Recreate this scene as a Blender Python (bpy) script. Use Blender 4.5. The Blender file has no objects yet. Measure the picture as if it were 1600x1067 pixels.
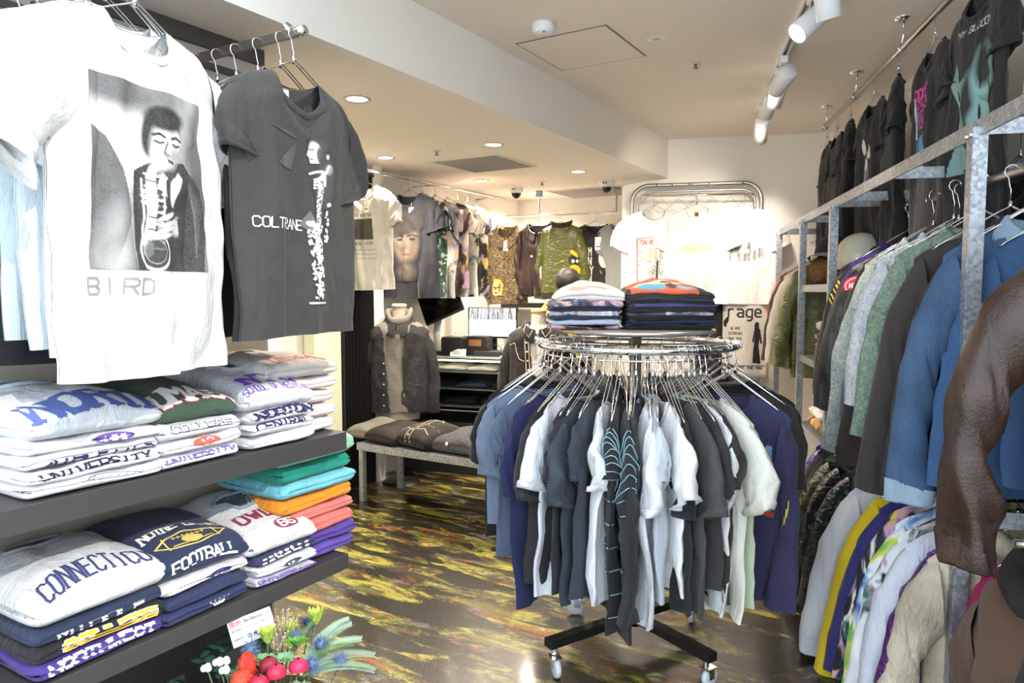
import bpy, math, random
import numpy as np
from math import sin, cos, pi, radians, sqrt, atan2
from mathutils import Vector, Matrix, noise
random.seed(7)
SC = bpy.context.scene
COL = SC.collection

# ---------------------------------------------------------------- camera, sky, sun, exposure
cam = bpy.data.cameras.new('camera'); cam.lens = 25.2; cam.sensor_width = 36; cam.clip_start = .02
camo = bpy.data.objects.new('camera', cam); COL.objects.link(camo)
camo.location = (0, 0, 1.40)
camo.rotation_euler = (radians(90 - 3.98), 0, radians(31.3))
SC.camera = camo
SC.cycles.diffuse_bounces = 7; SC.cycles.max_bounces = 12
SC.view_settings.view_transform = 'Standard'; SC.view_settings.look = 'None'
SC.view_settings.gamma = 1; SC.view_settings.exposure = 0.97; SC.view_settings.use_curve_mapping = False
W = bpy.data.worlds.new('street_sky'); SC.world = W; W.use_nodes = True
W.node_tree.nodes['Background'].inputs[0].default_value = (.80, .90, 1.0, 1)
W.node_tree.nodes['Background'].inputs[1].default_value = 1.9

def lamp(name, kind, loc, direction, energy, color=(1, 1, 1), **kw):
    l = bpy.data.lights.new(name, kind); l.energy = energy; l.color = color
    for k, v in kw.items(): setattr(l, k, v)
    o = bpy.data.objects.new(name, l); COL.objects.link(o); o.location = loc
    o.rotation_euler = Vector(direction).to_track_quat('-Z', 'Y').to_euler()
    return o
lamp('sun', 'SUN', (2, 0, 4), (-1, .30, -.80), 1.5, (1, .96, .9), angle=radians(.6))

# ---------------------------------------------------------------- frames: the right-hand side of the shop is turned 19.2 degrees
AB, AC = 19.2, 12.1
def frame(x, y, z, a):
    a = radians(a); return (x*cos(a) - y*sin(a), x*sin(a) + y*cos(a), z)
def B(x, y, z=0): return frame(x, y, z, AB)
def Cc(x, y, z=0): return frame(x, y, z, AC)

# ---------------------------------------------------------------- materials
def lin(c):
    c = c/255.; return c/12.92 if c <= .04045 else ((c+.055)/1.055)**2.4
def rgb(c): return (lin(c[0]), lin(c[1]), lin(c[2]), 1)
MC = {}
class NT:
    def __init__(s, name):
        s.m = bpy.data.materials.new(name); s.m.use_nodes = True; s.t = s.m.node_tree
        s.b = s.t.nodes['Principled BSDF']; s.tc = s.t.nodes.new('ShaderNodeTexCoord')
    def n(s, typ, **kw):
        nd = s.t.nodes.new('ShaderNode'+typ)
        for k, v in kw.items():
            if k.startswith('i_'):
                key = k[2:]
                nd.inputs[int(key) if key.isdigit() else key.replace('_', ' ')].default_value = v
            else: setattr(nd, k, v)
        return nd
    def l(s, a, b): s.t.links.new(a, b)
    def mapping(s, scale=(1, 1, 1), rot=(0, 0, 0)):
        mp = s.n('Mapping'); mp.inputs['Scale'].default_value = scale; mp.inputs['Rotation'].default_value = rot
        s.l(s.tc.outputs['Object'], mp.inputs['Vector']); return mp.outputs[0]
    def noise(s, scale, detail=3, rough=.5, vec=None, dist=0):
        nd = s.n('TexNoise'); nd.inputs['Scale'].default_value = scale; nd.inputs['Detail'].default_value = detail
        nd.inputs['Roughness'].default_value = rough; nd.inputs['Distortion'].default_value = dist
        s.l(vec if vec is not None else s.tc.outputs['Object'], nd.inputs['Vector']); return nd.outputs[0]
    def ramp(s, fac, stops, interp='LINEAR'):
        r = s.n('ValToRGB'); s.l(fac, r.inputs[0]); e = r.color_ramp.elements; r.color_ramp.interpolation = interp
        while len(e) < len(stops): e.new(.5)
        for i, (p, c) in enumerate(stops): e[i].position = p; e[i].color = c if len(c) == 4 else (*c, 1)
        return r.outputs[0]
    def mix(s, fac, a, b, blend='MIX'):
        m = s.n('MixRGB', blend_type=blend)
        for v, i in ((fac, 0), (a, 1), (b, 2)):
            if isinstance(v, (int, float)): m.inputs[i].default_value = v
            elif isinstance(v, tuple): m.inputs[i].default_value = v
            else: s.l(v, m.inputs[i])
        return m.outputs[0]
    def math(s, op, a, b=0):
        m = s.n('Math', operation=op)
        for v, i in ((a, 0), (b, 1)):
            if isinstance(v, (int, float)): m.inputs[i].default_value = v
            else: s.l(v, m.inputs[i])
        return m.outputs[0]
    def bump(s, h, strength=.3, dist=.002):
        b = s.n('Bump'); b.inputs['Strength'].default_value = strength; b.inputs['Distance'].default_value = dist
        s.l(h, b.inputs['Height']); s.l(b.outputs[0], s.b.inputs['Normal'])
    def col(s, c):
        if isinstance(c, tuple): s.b.inputs['Base Color'].default_value = c
        else: s.l(c, s.b.inputs['Base Color'])
    def set(s, rough=.5, metal=0, **kw):
        s.b.inputs['Roughness'].default_value = rough; s.b.inputs['Metallic'].default_value = metal
        for k, v in kw.items(): s.b.inputs[k].default_value = v
        return s.m

def fab(c, kind='cotton'):
    key = ('fab', tuple(c), kind)
    if key in MC: return MC[key]
    N = NT(kind+'_cloth'); base = rgb(c); lu = (base[0]+base[1]+base[2])/3; kf = .62+.26*min(1, lu*1.2); base = (base[0]*kf, base[1]*kf, base[2]*kf, 1)
    if kind == 'denim':
        f = N.noise(60, 4, .7, N.mapping((6, 6, 1))); g = N.noise(5, 2)
        d = tuple(v*.4 for v in base[:3])+(1,); li = tuple(min(1, v*1.15+.01) for v in base[:3])+(1,)
        k = N.mix(.5, f, g); N.col(N.ramp(k, [(.3, d), (.68, li)])); N.bump(f, .3, .002); m = N.set(.85)
    elif kind == 'leather':
        f = N.noise(9, 5, .65, None, .6); g = N.noise(150, 2)
        d = tuple(v*.55 for v in base[:3])+(1,); li = tuple(min(1, v*1.5+.005) for v in base[:3])+(1,)
        N.col(N.ramp(f, [(.35, d), (.75, li)])); N.bump(N.mix(.5, N.noise(22, 4, .6, None, 1.), g), .5, .006); m = N.set(.42)
    elif kind == 'satin':
        f = N.noise(14, 3, .5, N.mapping((1, 1, 2.2)), 1.2)
        N.col(base); N.bump(f, .8, .014); m = N.set(.28)
    elif kind == 'fur':
        f = N.noise(90, 4, .7, N.mapping((1, 1, .4))); g = N.noise(7, 3)
        d = tuple(v*.4 for v in base[:3])+(1,)
        N.col(N.mix(N.ramp(g, [(.42, (0, 0, 0)), (.62, (1, 1, 1))]), base, N.mix(f, d, base))); N.bump(f, 1, .01); m = N.set(.95)
    elif kind == 'frayed':
        f = N.noise(30, 5, .8); v = N.noise(120, 3, .8)
        N.col(N.ramp(N.mix(.5, f, v), [(.36, tuple(q*.6 for q in base[:3])), (.5, base), (.64, tuple(min(.85, q*1.5) for q in base[:3]))])); N.bump(v, 1, .012); m = N.set(.95)
    elif kind == 'sequin':
        v = N.n('TexVoronoi'); v.inputs['Scale'].default_value = 160; N.l(N.tc.outputs['Object'], v.inputs['Vector'])
        N.col(N.mix(.45, base, N.mix(1., base, v.outputs['Color'], 'MULTIPLY'))); N.bump(v.outputs['Distance'], .8, .004); m = N.set(.3, .35)
    elif kind == 'mohair':
        f = N.noise(70, 5, .8, None, .8); N.col(N.ramp(f, [(.3, tuple(v*.35 for v in base[:3])), (.7, tuple(min(1, v*2.0+.02) for v in base[:3]))]))
        N.bump(f, 1, .012); m = N.set(1)
    elif kind == 'knit':
        w = N.n('TexWave', bands_direction='Z'); w.inputs['Scale'].default_value = 60; w.inputs['Distortion'].default_value = 3
        N.l(N.tc.outputs['Object'], w.inputs['Vector']); f = N.noise(90, 4, .8)
        N.col(N.mix(f, tuple(v*.45 for v in base[:3])+(1,), tuple(min(1, v*1.6) for v in base[:3])+(1,))); N.bump(N.mix(.5, w.outputs[0], f), .6, .004); m = N.set(.95)
    elif kind == 'camo':
        f = N.noise(13, 3, .6, None, 2.2); g = N.noise(30, 3, .6, None, 2)
        N.col(N.mix(N.ramp(g, [(.54, (0, 0, 0)), (.57, (1, 1, 1))]), N.ramp(f, [(.43, base), (.47, rgb((70, 62, 44))), (.56, rgb((150, 128, 88))), (.6, rgb((96, 82, 56)))]), rgb((48, 40, 32)))); m = N.set(.8)
    elif kind == 'loud':      # all-over multicolour print
        v = N.n('TexNoise'); v.inputs['Scale'].default_value = 5+sum(c) % 9; v.inputs['Detail'].default_value = 5; v.inputs['Distortion'].default_value = .6+(sum(c) % 5)*.5
        N.l(N.mapping((1, 1, .6)), v.inputs['Vector'])
        sp = N.n('SeparateColor'); N.l(v.outputs['Color'], sp.inputs[0])
        c1 = N.ramp(sp.outputs[0], [(.38, rgb((30, 34, 38))), (.44, base), (.56, base), (.62, rgb((232, 228, 220)))], 'LINEAR')
        c2 = N.ramp(sp.outputs[1], [(.4, rgb((40, 110, 90))), (.5, rgb((200, 150, 190))), (.6, rgb((220, 190, 70)))])
        N.col(N.mix(N.ramp(sp.outputs[2], [(.54, (0, 0, 0)), (.60, (1, 1, 1))]), c1, c2)); m = N.set(.7)
    elif kind == 'tiedye':
        v = N.n('TexNoise'); v.inputs['Scale'].default_value = 6; v.inputs['Detail'].default_value = 3; v.inputs['Distortion'].default_value = 1
        N.l(N.tc.outputs['Object'], v.inputs['Vector'])
        N.col(N.ramp(v.outputs[0], [(.36, rgb((120, 190, 90))), (.44, rgb((220, 220, 90))), (.5, rgb((238, 238, 240))), (.58, rgb((150, 190, 225))), (.66, rgb((70, 90, 160)))])); m = N.set(.85)
    else:
        f = N.noise(260, 2); g = N.noise(3.5, 3, .5); q = N.noise(11, 5, .6, N.mapping((1.7, 1.7, .55)), 1.)
        d = tuple(v*.82 for v in base[:3])+(1,)
        N.col(N.mix(g, d, base))
        hh = N.math('ADD', N.math('MULTIPLY', q, 1.), N.math('MULTIPLY', f, .07)); N.bump(hh, .6, .02)
        m = N.set(.9); N.b.inputs['Sheen Weight'].default_value = .08
    MC[key] = m; return m

def flat(c, rough=.6, metal=0, name='painted', **kw):
    key = ('flat', tuple(c), rough, metal, name)
    if key in MC: return MC[key]
    N = NT(name); base = rgb(c); f = N.noise(18, 3)
    N.col(N.mix(f, tuple(v*.93 for v in base[:3])+(1,), base)); MC[key] = N.set(rough, metal, **kw); return MC[key]
def emit(c, s, name='lamp_glow'):
    key = ('em', tuple(c), s)
    if key not in MC:
        N = NT(name); N.col(rgb(c)); N.b.inputs['Emission Color'].default_value = rgb(c); N.b.inputs['Emission Strength'].default_value = s; MC[key] = N.m
    return MC[key]
CHROME = flat((235, 236, 238), .12, 1, 'chrome'); STEEL = flat((150, 150, 152), .3, 1, 'brushed_steel'); SATINSTEEL = flat((190, 188, 184), .28, 1, 'satin_steel')
BLACKM = flat((22, 22, 24), .45, 0, 'black_metal'); WHITEP = flat((236, 238, 240), .4, 0, 'white_plastic'); INK = flat((30, 30, 34), .8, 0, 'ink')
def galv():
    N = NT('galvanised_steel'); v = N.n('TexVoronoi'); v.inputs['Scale'].default_value = 110; N.l(N.tc.outputs['Object'], v.inputs['Vector'])
    sp = N.n('SeparateColor'); N.l(v.outputs['Color'], sp.inputs[0])
    N.col(N.ramp(N.mix(.4, sp.outputs[0], N.noise(14, 4)), [(.2, rgb((138, 144, 150))), (.8, rgb((188, 192, 196)))])); return N.set(.42, .75)
GALV = galv()
def wallm(c, name='wall_paint'):
    N = NT(name); f = N.noise(2.2, 3); b = rgb(c); N.col(N.mix(f, tuple(v*.96 for v in b[:3])+(1,), b)); N.bump(N.noise(300, 2), .08, .001); return N.set(.75)
WALL = wallm((238, 234, 226)); CEIL = wallm((238, 229, 219), 'ceiling_paint'); PANEL = wallm((176, 168, 152), 'olive_grey_panel')
DARKW = flat((62, 60, 60), .5, 0, 'charcoal_laminate')
def vcol():
    N = NT('screen_print'); a = N.n('VertexColor', layer_name='Col'); N.col(a.outputs[0]); return N.set(.85)
VCOL = vcol()
def floor_mat():
    N = NT('painted_resin_floor')
    d1 = N.mapping((1, 3.6, 1), (0, 0, radians(-48))); d2 = N.mapping((1.2, 3.2, 1), (0, 0, radians(-8)))
    br = N.noise(38, 10, 1., d1, .3); br2 = N.noise(34, 10, 1., d2, .3)
    def mask(scale, vec, fine, lo, k=.47, dist=1.2):
        big = N.noise(scale, 3, .6, vec, dist)
        s = N.math('ADD', N.math('MULTIPLY', big, k), N.math('MULTIPLY', fine, 1-k))
        return N.ramp(s, [(lo, (0, 0, 0)), (lo+.022, (1, 1, 1))])
    g = N.noise(1.3, 2)
    c = N.ramp(g, [(.35, rgb((26, 20, 16))), (.6, rgb((62, 42, 28)))])
    c = N.mix(mask(1.6, d2, br, .54), c, rgb((150, 78, 28)))
    c = N.mix(mask(2.9, d1, br2, .55), c, rgb((96, 104, 128)))
    c = N.mix(mask(1.9, d1, br, .515), c, rgb((104, 102, 42)))
    c = N.mix(mask(2.4, d2, br2, .53), c, rgb((164, 162, 70)))
    c = N.mix(mask(5.5, d1, br, .565), c, rgb((196, 198, 130)))
    c = N.mix(mask(6.2, d2, br, .585), c, rgb((216, 130, 50)))
    c = N.mix(mask(1.7, d1, br2, .485, .7), rgb((18, 15, 14)), c); sp_ = N.noise(160, 3, .8); c = N.mix(N.ramp(sp_, [(.60, (0, 0, 0)), (.64, (.8, .8, .8))]), c, rgb((150, 146, 84)))
    N.col(c); N.b.inputs['Coat Weight'].default_value = .6; N.b.inputs['Coat Roughness'].default_value = .12
    N.bump(N.noise(9, 2), .12, .004)
    return N.set(.33)

# ---------------------------------------------------------------- geometry helpers
class G:
    def __init__(s): s.v = []; s.f = []
    def add(s, v, f):
        o = len(s.v); s.v += [tuple(p) for p in v]; s.f += [tuple(i+o for i in q) for q in f]; return s
    def box(s, c, d, rz=0, M=None):
        x, y, z = d[0]/2, d[1]/2, d[2]/2; R = Matrix.Rotation(rz, 3, 'Z') if M is None else M
        vs = [Vector(c)+R @ Vector(p) for p in [(-x, -y, -z), (x, -y, -z), (x, y, -z), (-x, y, -z), (-x, -y, z), (x, -y, z), (x, y, z), (-x, y, z)]]
        return s.add(vs, [(0, 3, 2, 1), (4, 5, 6, 7), (0, 1, 5, 4), (1, 2, 6, 5), (2, 3, 7, 6), (3, 0, 4, 7)])
    def tube(s, pts, r, n=8, closed=False, flat=1.):
        pts = [Vector(p) for p in pts]; m = len(pts); rings = []; up = Vector((0, 0, 1)); prev = None
        for i, p in enumerate(pts):
            a = pts[(i-1) % m] if (i or closed) else p; b = pts[(i+1) % m] if (i < m-1 or closed) else p
            t = (b-a).normalized()
            if prev is None:
                u = t.cross(up)
                if u.length < .05: u = t.cross(Vector((1, 0, 0)))
            else: u = prev - t*prev.dot(t)
            u.normalize(); w = t.cross(u); prev = u
            rr = r[i] if isinstance(r, (list, tuple)) else r
            rings.append([p + u*cos(2*pi*k/n)*rr + w*sin(2*pi*k/n)*rr*flat for k in range(n)])
        f = []; last = m if closed else m-1
        for i in range(last):
            j = (i+1) % m
            for k in range(n): q = (k+1) % n; f.append((i*n+k, i*n+q, j*n+q, j*n+k))
        if not closed: f += [tuple(range(n-1, -1, -1)), tuple((m-1)*n+k for k in range(n))]
        return s.add([p for r_ in rings for p in r_], f)
    def lathe(s, prof, n=24, c=(0, 0, 0), M=None, cap=True):
        M = M or Matrix.Identity(3); vs = []; m = len(prof)
        for r, z in prof:
            for k in range(n): vs.append(Vector(c)+M @ Vector((r*cos(2*pi*k/n), r*sin(2*pi*k/n), z)))
        f = [(i*n+k, i*n+(k+1) % n, (i+1)*n+(k+1) % n, (i+1)*n+k) for i in range(m-1) for k in range(n)]
        if cap: f += [tuple(range(n-1, -1, -1)), tuple((m-1)*n+k for k in range(n))]
        return s.add(vs, f)
    def grid(s, fn, nu, nv, wrapu=False):
        vs = [fn(i/(nu if wrapu else nu-1), j/(nv-1)) for i in range(nu) for j in range(nv)]
        f = [(i*nv+j, ((i+1) % nu)*nv+j, ((i+1) % nu)*nv+j+1, i*nv+j+1) for i in range(nu if wrapu else nu-1) for j in range(nv-1)]
        return s.add(vs, f)
    def ball(s, c, r, n=12, m=8, sq=(1, 1, 1)):
        return s.grid(lambda a, b: Vector(c)+Vector((r*sq[0]*sin(pi*b)*cos(2*pi*a), r*sq[1]*sin(pi*b)*sin(2*pi*a), r*sq[2]*cos(pi*b))), n, m, True)
    def prism(s, poly, h, M=None, c=(0, 0, 0)):
        M = M or Matrix.Identity(3); n = len(poly)
        vs = [Vector(c)+M @ Vector((x, y, 0)) for x, y in poly]+[Vector(c)+M @ Vector((x, y, h)) for x, y in poly]
        return s.add(vs, [tuple(range(n-1, -1, -1)), tuple(range(n, 2*n))]+[(i, (i+1) % n, n+(i+1) % n, n+i) for i in range(n)])
def obj(name, g, mat, parent=None, smooth=True, loc=None, rz=None, bevel=0, label=None):
    me = bpy.data.meshes.new(name); me.from_pydata([tuple(v) for v in g.v], [], g.f)
    me.polygons.foreach_set('use_smooth', [smooth]*len(me.polygons)); me.materials.append(mat); me.update()
    o = bpy.data.objects.new(name, me); COL.objects.link(o)
    if parent is not None: o.parent = parent
    if loc: o.location = loc
    if rz is not None: o.rotation_euler = (0, 0, rz)
    if bevel:
        b = o.modifiers.new('bevel', 'BEVEL'); b.width = bevel; b.segments = 2; b.limit_method = 'ANGLE'
    if label: o['label'] = label
    return o
def tag(o, label, cat, group=None):
    o['label'] = label; o['category'] = cat
    if group: o['group'] = group
    return o
def thing(name, label, cat, loc=(0, 0, 0), rz=0, group=None):
    o = bpy.data.objects.new(name, None); COL.objects.link(o); o.location = loc; o.rotation_euler = (0, 0, rz); o.empty_display_size = .05
    return tag(o, label, cat, group)
def struct(name, g, mat, smooth=False, bevel=0, parent=None):
    o = obj(name, g, mat, parent, smooth, bevel=bevel)
    if parent is None: o['kind'] = 'structure'
    return o
def dup(root, loc, rz, label, group=None):
    r = root.copy(); COL.objects.link(r); r.location = loc; r.rotation_euler = (0, 0, rz); r['label'] = label
    if group: r['group'] = group
    for ch in list(root.children):
        c = ch.copy(); COL.objects.link(c); c.parent = r
        for g in list(ch.children):
            d = g.copy(); COL.objects.link(d); d.parent = c
    return r

# ---------------------------------------------------------------- stroke lettering
FONT = dict(A="00 26 40|12 32", B="00 06 36 45 44 33 03|33 42 41 30 00", C="45 36 16 05 01 10 30 41", D="00 06 36 45 41 30 00", E="46 06 00 40|03 33",
 F="46 06 00|03 33", G="45 36 16 05 01 10 30 41 43 23", H="00 06|40 46|03 43", I="20 26", J="46 41 30 10 01", K="00 06|46 03 40", L="06 00 40",
 M="00 06 23 46 40", N="00 06 40 46", O="10 30 41 45 36 16 05 01 10", P="00 06 36 45 44 33 03", Q="10 30 41 45 36 16 05 01 10|22 40", R="00 06 36 45 44 33 03|23 40",
 S="45 36 16 05 04 13 33 42 41 30 10 01", T="06 46|26 20", U="06 01 10 30 41 46", V="06 20 46", W="06 10 23 30 46", X="00 46|06 40", Y="06 23 46|23 20", Z="06 46 00 40",
 r="02 06|05 16 36", a="06 36 45 42 12 03 14 44", g="46 16 05 03 12 42|46 41 30 10", e="04 44 45 36 16 05 03 12 42")
FONT.update({'0': FONT['O'], '1': "15 26 20", '2': "05 16 36 45 44 00 40", '3': "05 16 36 45 44 33 23|33 42 41 30 10 01", '4': "30 36 02 42", '5': "46 06 03 33 42 41 30 10 01",
 '6': "45 36 16 05 01 10 30 41 42 33 03", '7': "06 46 10", '8': "13 04 05 16 36 45 44 33 13 02 01 10 30 41 42 33", '9': "43 13 04 05 16 36 45 41 30 10 01", '-': "13 33", '.': "20 21", ',': "10 21"})
def stroke(g, S, pts, t, off, step=.012, ext=(True, True)):
    for i in range(len(pts)-1):
        a = Vector(pts[i]); b = Vector(pts[i+1]); d = b-a
        if d.length < 1e-6: continue
        d.normalize(); n = Vector((-d.y, d.x))*t/2
        if i > 0 or ext[0]: a = a-d*t*.42
        if i < len(pts)-2 or ext[1]: b = b+d*t*.42
        k = max(1, int(math.ceil((b-a).length/step)))
        vs = []
        for j in range(k+1):
            p = a+(b-a)*j/k
            vs += [S(p.x-n.x, p.y-n.y, off), S(p.x+n.x, p.y+n.y, off)]
        g.add(vs, [(2*j, 2*j+2, 2*j+3, 2*j+1) for j in range(k)])
def text(g, S, s, u, v, h, cw, t, off, arc=0, serif=True, gap=1.25, step=.012, grow=0):
    tot = len(s)*cw*gap
    for i, ch in enumerate(s):
        if ch not in FONT: continue
        u0 = u - tot/2 + (i+.5)*cw*gap - cw/2
        def P(xy):
            x = u0 + int(xy[0])/4*cw; y = v + int(xy[1])/6*h
            return (x, y + arc*(1-((x-u)/(tot/2))**2))
        for pl in FONT[ch].split('|'):
            ids = pl.split(); pts = [P(q) for q in ids]
            stroke(g, S, pts, t+grow, off, step)
            if serif and len(ids) > 1:
                for e, nb in ((0, 1), (-1, -2)):
                    if ids[e][1] in '06' and ids[nb][1] != ids[e][1] and ids[0] != ids[-1]:
                        p = pts[e]; q = t*.95+grow/2
                        stroke(g, S, [(p[0]-q, p[1]), (p[0]+q, p[1])], t*.55+grow, off, step, (False, False))
def blob(g, S, cu, cv, ru, rv, off, n=20, rings=3, rot=0):
    vs = [S(cu, cv, off)]; f = []
    for r in range(1, rings+1):
        for k in range(n):
            a = 2*pi*k/n; x = ru*r/rings*cos(a); y = rv*r/rings*sin(a)
            vs.append(S(cu+x*cos(rot)-y*sin(rot), cv+x*sin(rot)+y*cos(rot), off))
    for k in range(n): f.append((0, 1+k, 1+(k+1) % n))
    for r in range(rings-1):
        for k in range(n): a = 1+r*n+k; b = 1+r*n+(k+1) % n; f.append((a, a+n, b+n, b))
    g.add(vs, f)
def quad(g, S, u0, v0, u1, v1, off, nu=8, nv=8):
    g.grid(lambda a, b: S(u0+(u1-u0)*a, v0+(v1-v0)*b, off), nu, nv)

# ---------------------------------------------------------------- little raster for screen-printed pictures
class Img:
    def __init__(s, w, h, bg=(0, 0, 0), alpha=0.):
        s.w, s.h = w, h; s.c = np.zeros((h, w, 3)); s.c[:] = bg; s.a = np.full((h, w), alpha)
        s.Y, s.X = np.mgrid[0:h, 0:w]; s.X = (s.X+.5)/w; s.Y = (s.Y+.5)/w      # both in units of the width
    def put(s, m, c, al=1.):
        m = np.clip(m, 0, 1)*al; s.c = s.c*(1-m[..., None]) + np.array(c if hasattr(c, '__len__') else (c, c, c))*m[..., None]; s.a = np.maximum(s.a, m)
    def ell(s, x, y, rx, ry, c, rot=0, soft=.15, al=1.):
        a = radians(rot); dx = s.X-x; dy = s.Y-y; u = dx*cos(a)+dy*sin(a); v = -dx*sin(a)+dy*cos(a)
        r = np.sqrt((u/rx)**2+(v/ry)**2); s.put((1-r)/soft+.5, c, al)
    def ring(s, x, y, rx, ry, wd, c, rot=0, al=1.):
        a = radians(rot); dx = s.X-x; dy = s.Y-y; u = dx*cos(a)+dy*sin(a); v = -dx*sin(a)+dy*cos(a)
        r = np.sqrt((u/rx)**2+(v/ry)**2); s.put((wd-abs(r-1))/wd*2, c, al)
    def line(s, pts, wd, c, al=1., w2=None):
        n = len(pts)-1
        for i in range(n):
            (x0, y0), (x1, y1) = pts[i], pts[i+1]; dx, dy = x1-x0, y1-y0; L = dx*dx+dy*dy+1e-9
            t = np.clip(((s.X-x0)*dx+(s.Y-y0)*dy)/L, 0, 1); d = np.hypot(s.X-x0-t*dx, s.Y-y0-t*dy)
            wi = wd if w2 is None else wd+(w2-wd)*(i+t)/n
            s.put((wi-d)/(wd*.4)+.5, c, al)
    def poly(s, pts, c, al=1.):
        m = np.zeros_like(s.X, bool); n = len(pts)
        for i in range(n):
            (x0, y0), (x1, y1) = pts[i], pts[(i+1) % n]
            cnd = ((y0 > s.Y) != (y1 > s.Y)) & (s.X < (x1-x0)*(s.Y-y0)/((y1-y0) if y1 != y0 else 1e-9)+x0); m ^= cnd
        s.put(m.astype(float), c, al)
def patch(name, parent, S, u0, v0, u1, v1, img, off=.0012, under=None, thr=.04, label=None):
    """a printed picture as a coloured patch of cloth surface; v0 is the top edge"""
    h, w = img.h, img.w; vs = []; cols = np.ones((h*w, 4)); c = img.c.copy()
    if under is not None: c = c*img.a[..., None]+np.array([lin(q) for q in under])*(1-img.a[..., None])
    cols[:, :3] = c.reshape(-1, 3)
    for j in range(h):
        for i in range(w): vs.append(S(u0+(u1-u0)*i/(w-1), v0+(v1-v0)*j/(h-1), off))
    A = img.a; f = []
    for j in range(h-1):
        for i in range(w-1):
            if max(A[j, i], A[j+1, i], A[j, i+1], A[j+1, i+1]) > thr or under is None: f.append((j*w+i, (j+1)*w+i, (j+1)*w+i+1, j*w+i+1))
    g = G(); g.v = vs; g.f = f; o = obj(name, g, VCOL, parent, label=label)
    at = o.data.color_attributes.new('Col', 'FLOAT_COLOR', 'POINT'); at.data.foreach_set('color', cols.ravel().astype(np.float32)); return o
# ---------------------------------------------------------------- hangers
HG = {}
def hanger(loc, rz, label, hz=.11, hook=0, width=.20, group='wire hangers', n=6):
    """origin is the neck of the garment; the hook closes round a rail hz above it"""
    key = (round(hz, 3), hook, round(width, 2), n)
    if key in HG: return dup(HG[key], loc, rz, label, group)
    t = thing('wire_hanger', label, 'hanger', loc, rz, group); HG[key] = t
    rr = .019; r = .0019
    pts = [(0, 0, max(.035, min(.075, hz-.075))), (0, 0, hz-.052), (-.003, 0, hz-.046)] + [(-rr*cos(a), 0, hz + rr*sin(a)) for a in [radians(q) for q in (-65, -35, 0, 35, 70, 100, 130, 160, 185)]]
    if hook: pts = [(0, p[0], p[2]) for p in pts]
    g = G(); g.tube(pts, r, n); obj('hook', g, CHROME, t)
    za = max(.035, min(.075, hz-.075))
    for s in (-1, 1):
        g = G(); pp = []
        for i in range(9):
            q = i/8; x = width*(1-(1-q)**1.25); z = za - (za+.05)*(q**1.1) - .012*sin(pi*q)
            pp.append((x, s*.006*(1-q**3), z))
        pl = [(-p[0], p[1], p[2]) for p in reversed(pp)][:-1] + pp
        g.tube(pl, r, n); obj('shoulder_wire', g, CHROME, t)
    g = G(); g.tube([(0, 0, za-.01), (0, 0, za+.013)], .0055, 8); obj('ferrule', g, CHROME, t)
    return t

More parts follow.
